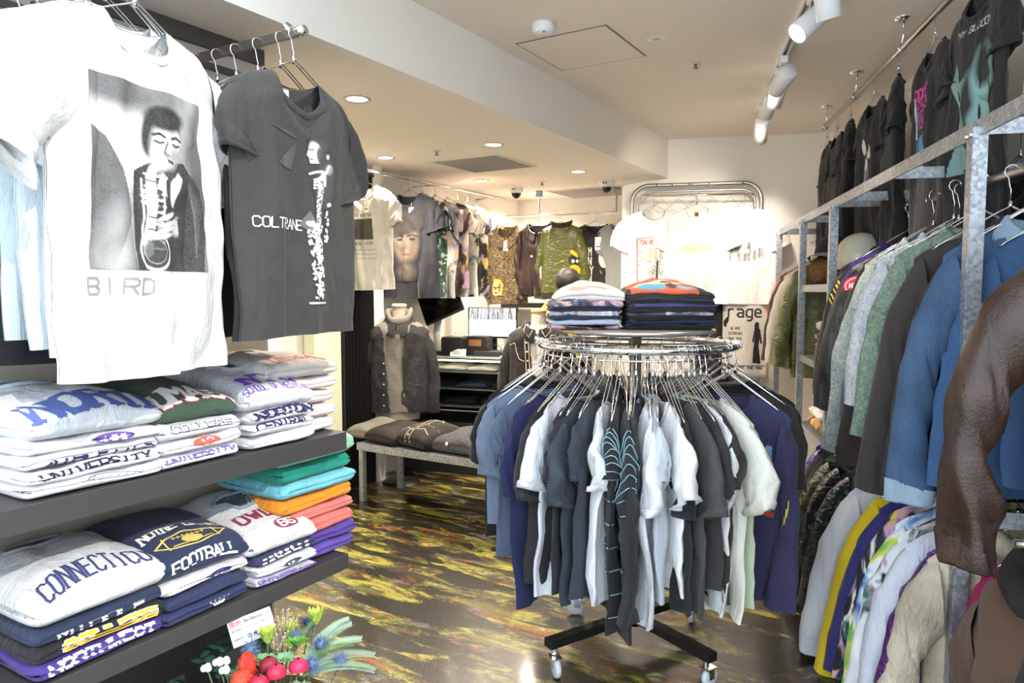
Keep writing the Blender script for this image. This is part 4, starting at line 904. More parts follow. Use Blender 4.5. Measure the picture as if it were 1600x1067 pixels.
def redframe(g, S):
    stroke(g, S, [(-.13, -.22), (.12, -.20), (.13, -.60), (-.12, -.63), (-.13, -.22)], .005, .0012)
    text(g, S, 'SALVOSALV', -.005, -.265, .035, .017, .006, .0012, 0, False); text(g, S, 'INVOLVERS', 0, -.60, .035, .017, .006, .0012, 0, False)
printed(p1_, 'red_frame', RED, redframe)
im = Img(60, 80, (.1, .09, .07)); kk = np.random.RandomState(3)
for q in range(70): x, y = kk.uniform(.1, .9), kk.uniform(.05, 1.2); im.line([(x, y), (x+kk.uniform(-.2, .2), y+kk.uniform(-.2, .2))], .015, (.06, .06, .05), .8)
im.line([(.62, .5), (.6, 1.3)], .035, .03); im.ell(.5, .3, .25, .22, (.35, .33, .22), 0, .4, .8)
patch('figure_sketch', p1_.t, p1_.F, -.12, -.28, .12, -.56, im, .002, (236, 234, 230))
p2_ = pan(.22, .06, label='white t-shirt with an orange and red striped print, middle of the mesh panel', seed=62, rot=-3, lab=(150, 90, 40))
im = Img(60, 84, (.9, .55, .35)); im.put(np.ones_like(im.X)*.5, (.85, .45, .3), 1); im.ell(.5, .3, .5, .22, (.85, .30, .18), 0, .6, .8); im.poly([(0, 0), (1, 0), (1, .12), (0, .12)], (.45, .5, .7), .7); im.ell(.45, .5, .4, .1, (.95, .85, .7), 0, .5)
for q in range(6): im.poly([(.08+.16*q, .75), (.15+.16*q, .75), (.15+.16*q, 1.38), (.08+.16*q, 1.38)], (.9, .72, .6), .9)
patch('picture_print', p2_.t, p2_.F, -.13, -.24, .13, -.58, im, .002, (236, 234, 230)); 
p3_ = pan(.57, .03, label='white t-shirt with a grey crowd photo print, right of the three on the mesh panel', seed=63, rot=0)
im = Img(90, 50, (.4, .4, .4)); kk = np.random.RandomState(5); im.poly([(.5, 0), (1, 0), (1, .5), (.5, .5)], (.35, .34, .33), .45)
for q in range(34): x = kk.rand(); y = .18+.25*kk.rand(); v = kk.choice([.08, .2, .5]); im.ell(x, y, .03, .035, v, 0, .3, .9); im.ell(x, y+.09, .035, .09, v*.8, 0, .3, .8)
for q in range(12): im.line([(.02+.04*q, .06), (.04+.04*q, .06)], .012, .2); im.line([(.1+.03*q, .13), (.12+.03*q, .13)], .012, .3)
patch('crowd_print', p3_.t, p3_.F, -.15, -.20, .17, -.40, im, .002, (236, 234, 230))
t = thing('cloth_banner', 'white cloth with bold lowercase rage lettering hung below the mesh panel tees', 'banner', B(.60, 5.72, 1.34), radians(AB))
g = G(); g.grid(lambda a, b: Vector((-.17+.34*a, .012*sin(9*a)+.01*sin(4*b), -.60*b)), 16, 16); bo = obj('cloth', g, fab((222, 216, 206)), t); sm_ = bo.modifiers.new('solid', 'SOLIDIFY'); sm_.thickness = .003
SB = lambda u, v, o: Vector((u, .012*sin(9*(u+.17)/.34)+.01*sin(4*(-v/.6))-.004-o, v))
g = G(); text(g, SB, 'rage', -.01, -.16, .085, .043, .013, .0, 0, False, gap=1.5); 
for k, s_ in enumerate(['WE HAVE', 'DETERMINED', 'THAT YOUR', 'WHOLE', 'SYSTEM']): text(g, SB, s_, -.075, -.23-.04*k, .02, .008, .003, 0, 0, False)
text(g, SB, 'AGAINST THE MAC', 0, -.53, .018, .014, .005, 0, 0, False); stroke(g, SB, [(-.15, -.505), (.15, -.505)], .005, 0)
obj('lettering', g, INK, t, False)
g = G(); stroke(g, SB, [(.08, -.2), (.085, -.3), (.075, -.38), (.07, -.47)], .035, .0); stroke(g, SB, [(.085, -.36), (.1, -.48)], .025, .0); blob(g, SB, .082, -.19, .016, .02, 0, 12, 2); stroke(g, SB, [(.07, -.23), (.055, -.32)], .014, 0); stroke(g, SB, [(.1, -.23), (.115, -.33)], .014, 0); obj('figure_print', g, INK, t, False)
garment('t_shirt', 'black t-shirt hanging low behind the stack, left of the rage cloth', 't-shirt', B(.33, 5.76, 1.35), radians(AB), c=(30, 30, 32), W=.10, nw=.05, L=.62, sl=.2, sa=74, seed=66, hang=None)
# ---------------------------------------------------------------- low table with folded knitwear
t = thing('display_table', 'low galvanised steel table with folded black garments in front of the mannequins', 'table', (-2.60, 3.70, 0))
g = G(); g.box((0, 0, .385), (1.44, .42, .03)); obj('table_top', g, GALV, t, False, bevel=.002)
g = G(); g.box((0, -.205, .375), (1.46, .02, .05)); g.box((0, .205, .375), (1.46, .02, .05)); obj('edge_rail', g, GALV, t, False, bevel=.002)
for sx in (-.70, .70):
    for sy in (-.19, .19): g = G(); g.box((sx, sy, .18), (.036, .036, .36)); obj('leg', g, GALV, t, False, bevel=.002)
gk = 'folded garments on the low table'
def TB(label, x, w, h, c, kind='cotton', rz=0, **k): return folded(k.pop('name', 'folded_jacket'), label, k.pop('cat', 'jacket'), (x, 3.68+k.pop('dy', 0), .402+k.pop('dz', 0)), radians(rz), w, k.pop('d', .38), h, c, kind, group=gk, **k)
TB('pale grey folded top at the left end of the low table', -3.38, .22, .07, (150, 146, 136), seed=70, bulge=.05, name='folded_sweatshirt', cat='sweatshirt', dy=.05)
TB('faded black folded denim jacket beside the pale grey top', -3.13, .30, .08, (52, 46, 40), 'denim', -6, seed=71, bulge=.05)
w_ = TB('black folded western shirt with cream piping and pearl snaps', -2.86, .36, .085, (44, 38, 34), 'cotton', -14, seed=72, bulge=.07, name='folded_shirt', cat='shirt', dz=.004)
def piping(g, S):
    for s in (-1, 1):
        stroke(g, S, [(s*.02, -.02), (s*.02, .30)], .004, .001); stroke(g, S, [(s*.02, .24), (s*.06, .20), (s*.10, .235), (s*.15, .21)], .004, .001); stroke(g, S, [(s*.03, .10), (s*.07, .12), (s*.14, .10)], .004, .001)
        stroke(g, S, [(s*.03, .32), (s*.08, .27), (s*.03, .25)], .004, .001)
printed(w_, 'piping', (226, 206, 168), piping); printed(w_, 'snap', (240, 238, 232), lambda g, S: [blob(g, S, 0, .0+.045*k, .006, .006, .002, 8, 1) for k in range(7)])
m_ = TB('grey mohair cardigan folded on the low table with a white button', -2.54, .36, .09, (92, 92, 98), 'mohair', -4, seed=73, bulge=.06, name='folded_cardigan', cat='cardigan')
printed(m_, 'button', WH, lambda g, S: blob(g, S, -.04, .02, .011, .011, .004, 12, 1))
TB('orange mohair cardigan folded at the right of the grey mohair one', -2.24, .30, .085, (204, 128, 70), 'mohair', 4, seed=74, bulge=.05, name='folded_cardigan', cat='cardigan')

# ---------------------------------------------------------------- mannequins
def mannequin(x, y, zn, rz, label, cap, collar_c):
    t = thing('mannequin', label, 'mannequin', (x, y, 0), radians(rz), 'tailor forms')
    g = G()
    prof = [(.14, .10, zn-.74), (.165, .11, zn-.62), (.135, .095, zn-.44), (.16, .105, zn-.26), (.19, .10, zn-.16), (.165, .08, zn-.09), (.075, .06, zn-.04), (.052, .05, zn-.005), (.050, .05, zn+.075)]
    def tf(a, b):
        i = min(len(prof)-2, int(b*(len(prof)-1))); q = b*(len(prof)-1)-i; q = q*q*(3-2*q); A_, B_ = prof[i], prof[i+1]
        return Vector(((A_[0]*(1-q)+B_[0]*q)*cos(2*pi*a), (A_[1]*(1-q)+B_[1]*q)*sin(2*pi*a), A_[2]*(1-q)+B_[2]*q))
    g.grid(tf, 28, 33, True); obj('torso_form', g, fab(collar_c), t)
    g = G(); g.lathe([(.001, zn+.10), (.045, zn+.098), (.055, zn+.088), (.055, zn+.074), (.03, zn+.072)], 24, cap=False); obj('neck_cap', g, flat(cap, .4, 0, 'turned_wood'), t)
    g = G(); g.tube([(0, 0, .03), (0, 0, zn-.7)], .014, 10); obj('pole', g, STEEL, t)
    g = G(); g.lathe([(.001, .03), (.03, .03), (.13, .012), (.14, 0)], 28, cap=False); obj('base', g, BLACKM, t)
mannequin(-3.40, 4.02, 1.215, 33, 'cream mannequin form with linen neck wearing the dark grey cardigan', (214, 204, 186), (206, 196, 176))
mannequin(-2.355, 4.22, 1.185, 24, 'cream mannequin form with an orange wooden neck cap by the counter', (218, 164, 88), (222, 212, 196))
hd = garment('hoodie', 'grey knitted hoodie worn under the dark cardigan on the left mannequin', 'hoodie', (-3.40, 4.02, 1.20), radians(33), c=(138, 134, 126), kind='knit', W=.185, L=.66, T=.115, slope=.32, nw=.075, nd=.05, sl=.22, sa=72, ah=.2, cw=.12, st=.05, collar='cowl', seed=81, hang=None, nx=30, nz=26, fold=.004)
cd = garment('cardigan', 'dark charcoal mohair cardigan hanging open over the grey hoodie', 'cardigan', (-3.40, 4.02, 1.19), radians(33), c=(50, 50, 54), kind='mohair', W=.215, L=.66, T=.135, slope=.40, nw=.085, nd=.06, sl=.56, sa=82, ah=.22, cw=.15, st=.062, cuff='rib', collar='x', cc=(50, 50, 54), seed=82, hang=None, nx=70, nz=60, fold=.006,
    openf=lambda x, z: -.105+.09*max(0, -z-.1) < x < .045-.04*max(0, -z-.1) - .0)
for k in range(5): p = cd.surf(-.085, -.30-.075*k, -1, .004); g = G(); g.ball(p+Vector((-.014, 0, 0)), .007, 10, 6, (1, .5, 1)); obj('button', g, flat((200, 200, 204), .2, .6), cd.t)
g = G(); stroke(g, lambda u, v, o: cd.surf(u, v, -1, .003+o), [(.085, -.44), (.12, -.455), (.165, -.45)], .005, 0); obj('pocket_welt', g, fab((110, 110, 114)), cd.t)
tt = garment('t_shirt', 'white t-shirt with a small cap print under the western shirt', 't-shirt', (-2.355, 4.22, 1.18), radians(24), c=(236, 232, 226), W=.17, L=.6, T=.10, nw=.07, nd=.05, sl=.12, sa=74, ah=.18, cw=.1, st=.04, seed=83, hang=None, fold=.003)
printed(tt, 'cap_print', (150, 140, 128), lambda g, S: stroke(g, S, [(.02+.035*cos(q/10*pi), -.24+.05*sin(q/10*pi)) for q in range(11)]+[(-.02, -.26), (.06, -.25)], .003, .002))
ws = garment('western_shirt', 'black western shirt with cream piping and pearl snaps on the second mannequin', 'shirt', (-2.355, 4.22, 1.175), radians(24), c=(34, 30, 30), W=.205, L=.70, T=.12, slope=.36, nw=.08, nd=.06, sl=.6, sa=81, ah=.21, cw=.12, st=.05, collar='shirt', cuff='rib', seed=84, hang=None, nx=60, nz=50, fold=.005, openf=lambda x, z: abs(x) < .052-.03*min(1, -z/.7))
def wp(g, S):
    for s in (-1, 1):
        stroke(g, S, [(s*(.058-.03*q), -.09-.55*q) for q in (0, .5, 1)], .004, .004); stroke(g, S, [(s*(.082-.03*q), -.09-.55*q) for q in (0, .5, 1)], .004, .004)
        stroke(g, S, [(s*.185, -.13), (s*.15, -.115), (s*.14, -.17), (s*.12, -.22), (s*.085, -.235)], .004, .004)
printed(ws, 'piping', (232, 212, 170), wp); printed(ws, 'snap', (244, 242, 236), lambda g, S: [blob(g, S, s*(.070-.03*k/7), -.11-.06*k, .006, .006, .006, 8, 1) for s in (-1, 1) for k in range(8)])
g = G(); 
for s in (-1, 1): g.tube([(s*.075, -.10, .012), (s*.09, -.118, -.03), (s*.055, -.128, -.075), (s*.03, -.12, -.03)], .002, 6)
obj('collar_piping', g, flat((232, 212, 170), .7), ws.t)

# ---------------------------------------------------------------- glass counter
def CB(g, x, y, z, sx, sy, sz): g.box((x, y, z), (sx, sy, sz)); return g
t = thing('display_counter', 'black framed glass showcase counter with lit shelves behind the low table', 'counter', Cc(-2.0, 5.25, 0), radians(AC))
glass = NT('glass'); glass.b.inputs['Transmission Weight'].default_value = 1; glass.set(.02); glass.col((.96, .99, .98, 1)); glass.b.inputs['IOR'].default_value = 1.1; GLASS = glass.m
obj('base_panel', CB(G(), 0, 0, .20, 1.5, .5, .40), BLACKM, t, False, bevel=.003)
for x in (-.74, .74):
    for y in (-.24, .24): obj('corner_post', CB(G(), x, y, .65, .02, .02, .5), BLACKM, t, False)
obj('back_panel', CB(G(), 0, .245, .65, 1.46, .008, .49), BLACKM, t, False)
for z in (.52, .655, .785): obj('shelf_board', CB(G(), 0, .0, z, 1.46, .47, .008), flat((120, 130, 126), .15, 0, 'frosted_shelf'), t, False)
obj('glass_front', CB(G(), 0, -.249, .65, 1.48, .004, .49), GLASS, t, False)
obj('glass_top', CB(G(), 0, 0, .901, 1.5, .5, .010), flat((168, 186, 178), .08, 0, 'glass_edge'), t, False)
obj('light_strip', CB(G(), 0, -.20, .872, 1.4, .02, .012), emit((255, 236, 206), 3.0), t, False)
gc = 'garments inside the glass counter'
for i, (x, lb) in enumerate([(-.50, 'left'), (-.27, 'second'), (-.03, 'third'), (.22, 'right')]):
    folded('folded_t_shirt', 'white folded tee on the top glass shelf, %s of the row' % lb, 't-shirt', Cc(-2.0+x, 5.22, .79), radians(AC+4*i-5), .23, .30, .024, (236, 230, 220), group=gc, bulge=.018, seed=90+i, nx=16, nph=24)
for i, (x, lb, cc_) in enumerate([(-.55, 'tan and navy', (166, 118, 66)), (-.38, 'navy', (40, 44, 60)), (-.10, 'blue', (52, 70, 104)), (.2, 'dark blue', (40, 50, 76))]):
    folded('folded_jeans', '%s folded jeans on the middle shelf of the glass counter' % lb, 'jeans', Cc(-2.0+x, 5.22, .66), radians(AC), .16 if i < 2 else .26, .30, .035, cc_, 'denim', group=gc, bulge=.01, seed=95+i, nx=16, nph=24)
for i, (x, cc_, lb) in enumerate([(-.5, (36, 34, 38), 'black'), (-.2, (30, 34, 44), 'inky blue'), (.1, (44, 36, 36), 'brown-black')]):
    folded('folded_jeans', '%s folded jeans on the bottom shelf of the glass counter' % lb, 'jeans', Cc(-2.0+x, 5.22, .525), radians(AC), .26, .30, .05, cc_, 'denim', group=gc, seed=99+i, nx=16, nph=24)
# things on the counter
t = thing('sales_terminal', 'black tilted touch screen sales terminal at the left of the counter', 'register', Cc(-2.42, 5.22, .906), radians(AC+18))
g = G(); M = Matrix.Rotation(radians(-38), 3, 'X'); M = Matrix.Rotation(radians(-24), 3, 'Y') @ M
g.box((0, 0, .40), (.33, .025, .30), M=M); obj('screen_back', g, flat((26, 26, 28), .35), t, False, bevel=.006)
g = G(); g.box(Vector((0, 0, .40))+M @ Vector((.0, -.0135, 0)), (.31, .002, .28), M=M); obj('screen', g, flat((14, 14, 16), .1), t, False)
g = G(); g.tube([(-.02, .0, .0), (-.04, .05, .16), (-.01, .01, .36)], .03, 12); obj('stand', g, flat((190, 186, 178), .4), t)
g = G(); g.box((0, .02, .012), (.24, .22, .024)); obj('base', g, BLACKM, t, False, bevel=.004)
t = thing('receipt_printer', 'black receipt printer box on the counter in front of the sales terminal', 'printer', Cc(-2.25, 5.12, .906), radians(AC+6))
g = G(); g.box((0, 0, .07), (.17, .20, .14)); obj('housing', g, flat((30, 28, 28), .4), t, False, bevel=.006)
g = G(); g.box((0, 0, .143), (.16, .19, .006)); obj('lid', g, flat((54, 46, 44), .3), t, False); g = G(); g.box((.03, -.02, .16), (.08, .002, .04)); obj('paper_slip', g, flat((240, 240, 236), .7), t, False)
t = thing('wooden_box', 'small dark box with a brown face beside the receipt printer', 'box', Cc(-2.07, 5.18, .906), radians(AC))
g = G(); g.box((0, 0, .075), (.16, .14, .15)); obj('body', g, flat((30, 28, 28), .5), t, False, bevel=.004); g = G(); g.box((-.01, -.0715, .10), (.10, .003, .05)); obj('front_label', g, flat((150, 100, 60), .5), t, False)
t = thing('price_cards', 'stack of white cards standing at the front edge of the counter', 'cards', Cc(-2.20, 5.02, .906), radians(AC))
for k in range(3): g = G(); g.box((.012*k, .008*k, .028), (.10, .002, .056), M=Matrix.Rotation(radians(-14), 3, 'X')); obj('card', g, flat((242, 240, 234), .6), t, False)
g = G(); S_ = lambda u, v, o: Matrix.Rotation(radians(-14), 3, 'X') @ Vector((u, -.0015, v))+Vector((0, 0, .028)); stroke(g, S_, [(-.03, .005), (.02, .005)], .005, 0); stroke(g, S_, [(-.03, -.008), (.03, -.008)], .003, 0); obj('lettering', g, INK, t, False)
t = thing('monitor', 'flat monitor with a camera picture above a pale blue field, on the counter', 'monitor', Cc(-2.03, 5.36, .906), radians(AC))
g = G(); g.box((0, 0, .245), (.42, .02, .245)); obj('bezel', g, BLACKM, t, False, bevel=.004)
g = G(); g.box((0, -.0108, .205), (.40, .001, .135)); obj('screen', g, emit((186, 208, 228), .9, 'screen_glow'), t, False)
im = Img(90, 22, .5); kk = np.random.RandomState(8)
for q in range(90): x = kk.rand(); im.line([(x, 0), (x+kk.uniform(-.05, .05), .24)], .008, kk.choice([.03, .1, .8, .9]), .7)
N = NT('screen_picture'); a_ = N.n('VertexColor', layer_name='Col'); N.l(a_.outputs[0], N.b.inputs['Emission Color']); N.b.inputs['Emission Strength'].default_value = .9; N.col((.02, .02, .02, 1))
o = patch('screen_picture', t, lambda u, v, o: Vector((u, -.0115, v)), -.198, .363, .198, .272, im); o.data.materials[0] = N.m
g = G(); g.box((0, .03, .06), (.05, .02, .12)); g.box((0, .02, .006), (.2, .15, .012)); obj('stand', g, BLACKM, t, False)
t = thing('keyboard_tray', 'dark desk tray with a round cable loop between the monitor and the cards', 'tray', Cc(-1.93, 5.15, .906), radians(AC))
g = G(); g.box((0, 0, .02), (.30, .16, .04)); obj('tray_body', g, flat((36, 36, 40), .5), t, False, bevel=.004); g = G(); g.tube([(.05*cos(a), .0, .05+.035*sin(a)) for a in [2*pi*k/16 for k in range(16)]], .003, 6, True); obj('cable_loop', g, BLACKM, t)
t = thing('paper_stack', 'loose papers and a phone at the right of the glass counter top', 'papers', Cc(-1.75, 5.08, .906), radians(AC+10))
g = G(); g.box((0, 0, .006), (.2, .14, .012)); obj('paper_sheet', g, flat((226, 220, 210), .6), t, False); g = G(); g.box((-.02, -.01, .018), (.13, .07, .009)); obj('phone', g, BLACKM, t, False, bevel=.002)

# ---------------------------------------------------------------- shop assistant behind the counter, seen from behind
def person(loc, rz):
    t = thing('person', 'person with short black hair in a yellow and black top, turned away behind the counter', 'person', loc, rz)
    J = {}; V = []; E_ = []; Rr = []
    def v(n, p, r, par=None, ry=None):
        J[n] = len(V); V.append(p); Rr.append((r, ry or r))
        if par is not None: E_.append((J[par], J[n]))
    v('pelvis', (0, 0, .86), .13, None, .10); v('waist', (0, 0, 1.0), .12, 'pelvis', .09); v('chest', (0, .01, 1.18), .14, 'waist', .10); v('neckb', (0, -.01, 1.30), .062, 'chest'); v('neckt', (0, -.03, 1.38), .050, 'neckb')
    v('head', (0, -.045, 1.455), .075, 'neckt', .085); v('crown', (0, -.04, 1.535), .066, 'head', .075)
    for s, n in ((-1, 'l'), (1, 'r')):
        v(n+'sh', (s*.165, .01, 1.27), .052, 'chest'); v(n+'el', (s*.21, .0, 1.03), .040, n+'sh'); v(n+'wr', (s*.17, -.20, .95), .026, n+'el'); v(n+'pa', (s*.155, -.265, .94), .026, n+'wr', .014)
        for k in range(4):
            fx = s*(.155+(-.028+.018*k)); v(n+'f%d' % k, (fx, -.31-.006*(1.5-abs(k-1.5)), .935), .009, n+'pa'); v(n+'g%d' % k, (fx, -.335-.01*(1.5-abs(k-1.5)), .915), .0075, n+'f%d' % k)
        v(n+'t0', (s*.12, -.27, .935), .010, n+'wr'); v(n+'t1', (s*.11, -.30, .925), .008, n+'t0')
        v(n+'hip', (s*.09, 0, .80), .085, 'pelvis'); v(n+'kn', (s*.10, -.02, .46), .055, n+'hip'); v(n+'an', (s*.10, .01, .08), .038, n+'kn'); v(n+'to', (s*.11, -.13, .035), .030, n+'an')
    me = bpy.data.meshes.new('body'); me.from_pydata(V, E_, []); o = bpy.data.objects.new('body', me); COL.objects.link(o); o.parent = t
    sk = o.modifiers.new('skin', 'SKIN'); sk.use_smooth_shade = True
    for i, (a, b) in enumerate(Rr): me.skin_vertices[0].data[i].radius = (a, b)
    me.skin_vertices[0].data[0].use_root = True
    o.modifiers.new('sub', 'SUBSURF').levels = 2; o.modifiers['sub'].render_levels = 2; me.materials.append(flat((214, 160, 124), .5, 0, 'skin'))
    g = G(); g.grid(lambda a, b: Vector((0, -.030, 1.475))+Vector((.094*sin(pi*b*.72)*cos(2*pi*a), .108*sin(pi*b*.72)*sin(2*pi*a), .115*cos(pi*b*.72)))*(1+.05*noise.noise((a*14, b*9, 1))) if sin(2*pi*a) > -.45 or b < .55 else Vector((0, -.03, 1.475))+Vector((.09*sin(pi*.39)*cos(2*pi*a), .1*sin(pi*.39)*sin(2*pi*a), .11*cos(pi*.39))), 32, 18, True)
    obj('hair', g, flat((24, 20, 20), .55, 0, 'hair'), t)
    for s in (-1, 1): g = G(); g.ball((s*.088, -.045, 1.455), .022, 10, 8, (.45, .7, 1.2)); obj('ear', g, flat((210, 150, 116), .5, 0, 'skin'), t)
    g = G(); g.ball((0, -.135, 1.45), .016, 8, 6, (.7, 1, 1.3)); obj('nose', g, flat((210, 156, 120), .5, 0, 'skin'), t)
    for s in (-1, 1): g = G(); g.ball((s*.03, -.118, 1.475), .010, 8, 6, (1.3, .5, .7)); obj('eye', g, flat((30, 22, 20), .2), t)
    g = G(); g.ball((0, -.126, 1.415), .02, 10, 6, (1.2, .4, .35)); obj('mouth', g, flat((176, 96, 84), .5), t)
    rings = [(.155, .125, .80), (.15, .12, .95), (.165, .13, 1.1), (.185, .13, 1.2), (.185, .115, 1.27), (.13, .09, 1.32), (.075, .065, 1.355)]
    def tf(a, b):
        i = min(5, int(b*6)); q = b*6-i; A_, B_ = rings[i], rings[i+1]; k = 1+.03*noise.noise((a*9, b*7, 2))
        return Vector(((A_[0]*(1-q)+B_[0]*q)*cos(2*pi*a)*k, (A_[1]*(1-q)+B_[1]*q)*sin(2*pi*a)*k, A_[2]*(1-q)+B_[2]*q))
    g = G(); g.grid(tf, 32, 25, True); obj('top', g, fab((236, 214, 70)), t)
    for s in (-1, 1):
        g = G(); g.tube([(s*.13, .01, 1.29), (s*.185, .01, 1.24), (s*.215, .0, 1.03), (s*.185, -.12, .965)], [.06, .068, .056, .048], 14); obj('sleeve', g, fab((236, 214, 70) if s > 0 else (30, 28, 30)), t)
    g = G(); g.grid(lambda a, b: (lambda p: Vector((p.x*1.06, p.y*1.07, p.z+.004)))(tf(.22+.30*a, .55+.44*b)), 18, 10); obj('shoulder_panel', g, fab((28, 26, 28)), t)
    g = G(); g.grid(lambda a, b: Vector((.072*cos(2*pi*a)*(1+.1*b), .062*sin(2*pi*a)*(1+.1*b)-.005, 1.345+.035*b)), 20, 4, True); obj('collar', g, fab((34, 30, 32)), t)
    for s in (-1, 1): g = G(); g.tube([(s*.09, 0, .84), (s*.10, -.02, .46), (s*.10, .01, .10)], [.10, .078, .062], 14); obj('trouser_leg', g, fab((40, 42, 52), 'denim'), t)
person(Cc(-1.47, 5.50, .0), radians(AC+150))
# ---------------------------------------------------------------- round rack
RX, RY, RZ, RR = -1.02, 2.60, 1.20, .37
t = thing('round_rack', 'chrome round clothes rack on a black four-armed base with castors', 'clothes rack', (RX, RY, 0), radians(65))
g = G(); g.tube([(RR*cos(a), RR*sin(a), RZ) for a in [2*pi*k/72 for k in range(72)]], .013, 12, True); obj('rail_ring', g, CHROME, t)
g = G(); g.tube([((RR-.02)*cos(a), (RR-.02)*sin(a), RZ-.035) for a in [2*pi*k/72 for k in range(72)]], .004, 6, True); obj('lower_ring', g, CHROME, t)
for k in range(4): a = pi/4+k*pi/2; g = G(); g.tube([(.01*cos(a), .01*sin(a), RZ-.005), (RR*cos(a), RR*sin(a), RZ-.002)], .007, 8); obj('spoke', g, CHROME, t)
g = G(); g.tube([(0, 0, .10), (0, 0, RZ+.04)], .019, 16); obj('centre_pole', g, CHROME, t)
g = G(); g.tube([(0, 0, .09), (0, 0, .30)], .03, 14); obj('pole_sleeve', g, BLACKM, t)
g = G(); g.lathe([(.001, RZ+.045), (.29, RZ+.045), (.295, RZ+.05), (.295, RZ+.056), (.29, RZ+.06), (.001, RZ+.06)], 48, cap=False); obj('top_tray', g, flat((196, 190, 180), .25, .7, 'polished_tray'), t)
for k in range(4):
    M = Matrix.Rotation(k*pi/2, 3, 'Z'); Ra = [.36, .36, .42, .40][k]
    g = G(); g.box(M @ Vector((Ra/2, 0, .125)), (Ra, .045, .032), M=M); ar = obj('base_arm', g, BLACKM, t, False, bevel=.002)
    c0 = M @ Vector((Ra-.03, 0, 0)); an = .6+k*1.9
    g = G(); g.tube([c0+Vector((0, 0, .108)), c0+Vector((0, 0, .08))], .010, 10); g.box(c0+Vector((.012*cos(an), .012*sin(an), .074)), (.05, .04, .005), an)
    for s in (-1, 1): g.box(c0+Vector((.012*cos(an)-s*.017*sin(an), .012*sin(an)+s*.017*cos(an), .056)), (.026, .003, .04), an)
    obj('castor_fork', g, CHROME, ar, False)
    Mw = Matrix.Rotation(an, 3, 'Z') @ Matrix.Rotation(pi/2, 3, 'X')
    g = G(); g.lathe([(.001, -.008), (.010, -.011), (.032, -.010), (.036, -.006), (.036, .006), (.032, .010), (.010, .011), (.001, .008)], 24, c0+Vector((.02*cos(an), .02*sin(an), .037)), Mw, cap=False); obj('castor_wheel', g, flat((206, 214, 220), .25, 0, 'pale_castor'), ar)
BK = (38, 39, 41); BKB = (44, 46, 52)
rk = [  # angle from the viewing side, label, colour, extra
 (-106, 'dark indigo long t-shirt, leftmost on the round rack', (38, 46, 62), {}), (-96, 'washed black t-shirt second from the left on the round rack', (42, 44, 48), {}),
 (-87, 'light blue-grey t-shirt near the left of the round rack', (132, 150, 176), dict(L=.60)), (-78, 'slate blue-grey t-shirt beside the light blue one', (104, 118, 144), dict(L=.70)),
 (-69, 'deep navy t-shirt hanging low on the left of the round rack', (36, 42, 92), dict(L=.80)), (-60, 'off-black t-shirt between the navy and the white tees', (44, 44, 46), dict(L=.70)),
 (-51, 'bright white t-shirt on the left half of the round rack', (232, 234, 240), dict(L=.74)), (-44, 'blackish purple t-shirt right of the first white tee', (46, 44, 58), dict(L=.72)),
 (-36, 'dark slate t-shirt in the left middle of the round rack', (56, 64, 76), dict(L=.73)), (-28, 'charcoal blue t-shirt with a faint pale print on its chest', (62, 68, 82), dict(L=.72)),
 (-21, 'white t-shirt seen edge-on left of the black middle tees', (236, 238, 242), dict(L=.74)), (-14, 'black long sleeved t-shirt left of the one with line drawing', (42, 43, 46), dict(L=.80)),
 (-6, 'black t-shirt with pale blue line drawing over its sleeve, middle of the round rack', (44, 45, 47), dict(L=.74)), (0, 'long black cardigan hanging lowest at the middle of the round rack', (40, 41, 44), dict(L=.84, sl=.62, sa=84, cw=.10)),
 (7, 'crisp white t-shirt right of the middle of the round rack', (232, 234, 238), dict(L=.76, sl=.27)), (13, 'pale grey t-shirt tucked between two white tees', (206, 212, 222), dict(L=.70)),
 (19, 'wide-sleeved white t-shirt on the right half of the round rack', (240, 240, 240), dict(sl=.22, sa=60, L=.66)), (25, 'black t-shirt right of the wide-sleeved white tee', (36, 36, 38), dict(L=.72)),
 (32, 'washed charcoal t-shirt on the right half of the round rack', (82, 80, 78), dict(sl=.27, sa=68)), (38, 'dark grey t-shirt just behind the washed charcoal one', (60, 58, 58), {}),
 (43, 'narrow white t-shirt behind the charcoal tees', (228, 230, 230), dict(L=.74)), (48, 'brown-black t-shirt behind the cream tee', (58, 50, 44), {}),
 (54, 'off-white cream t-shirt on the right of the round rack', (232, 230, 216), dict(sl=.27, sa=64, L=.80)), (60, 'pale green t-shirt right of the cream one', (200, 212, 182), dict(L=.74)),
 (78, 'purple-navy long sleeved t-shirt with blue letters and a red flash print', (64, 62, 104), dict(L=.80, sl=.62, sa=87, cw=.10, st=.04, cuff='rib', W=.225)), (90, 'washed black t-shirt at the right edge of the round rack', (66, 60, 54), dict(L=.72, sl=.28)),
 (99, 'black t-shirt behind the right edge of the round rack', (40, 40, 42), {})]
rnd = random.Random(5)
far = [(108+k*9.2, '%s tee at the back of the round rack' % nm, c_) for k, (nm, c_) in enumerate([('black', BK), ('beige', (190, 176, 156)), ('dark grey', (70, 70, 74)), ('red', (176, 50, 44)), ('off-white', (220, 214, 202)), ('brown', (92, 70, 56)), ('charcoal', (60, 60, 62)),
   ('light grey', (180, 180, 180)), ('navy', (40, 44, 74)), ('sand', (200, 180, 150)), ('dull black', (46, 44, 44)), ('ash grey', (150, 148, 144)), ('faded black', (58, 54, 52)), ('inky', (36, 38, 48)), ('stone', (168, 160, 148)), ('jet black', (28, 28, 30))])]
HRR = 'chrome hangers around the round rack'
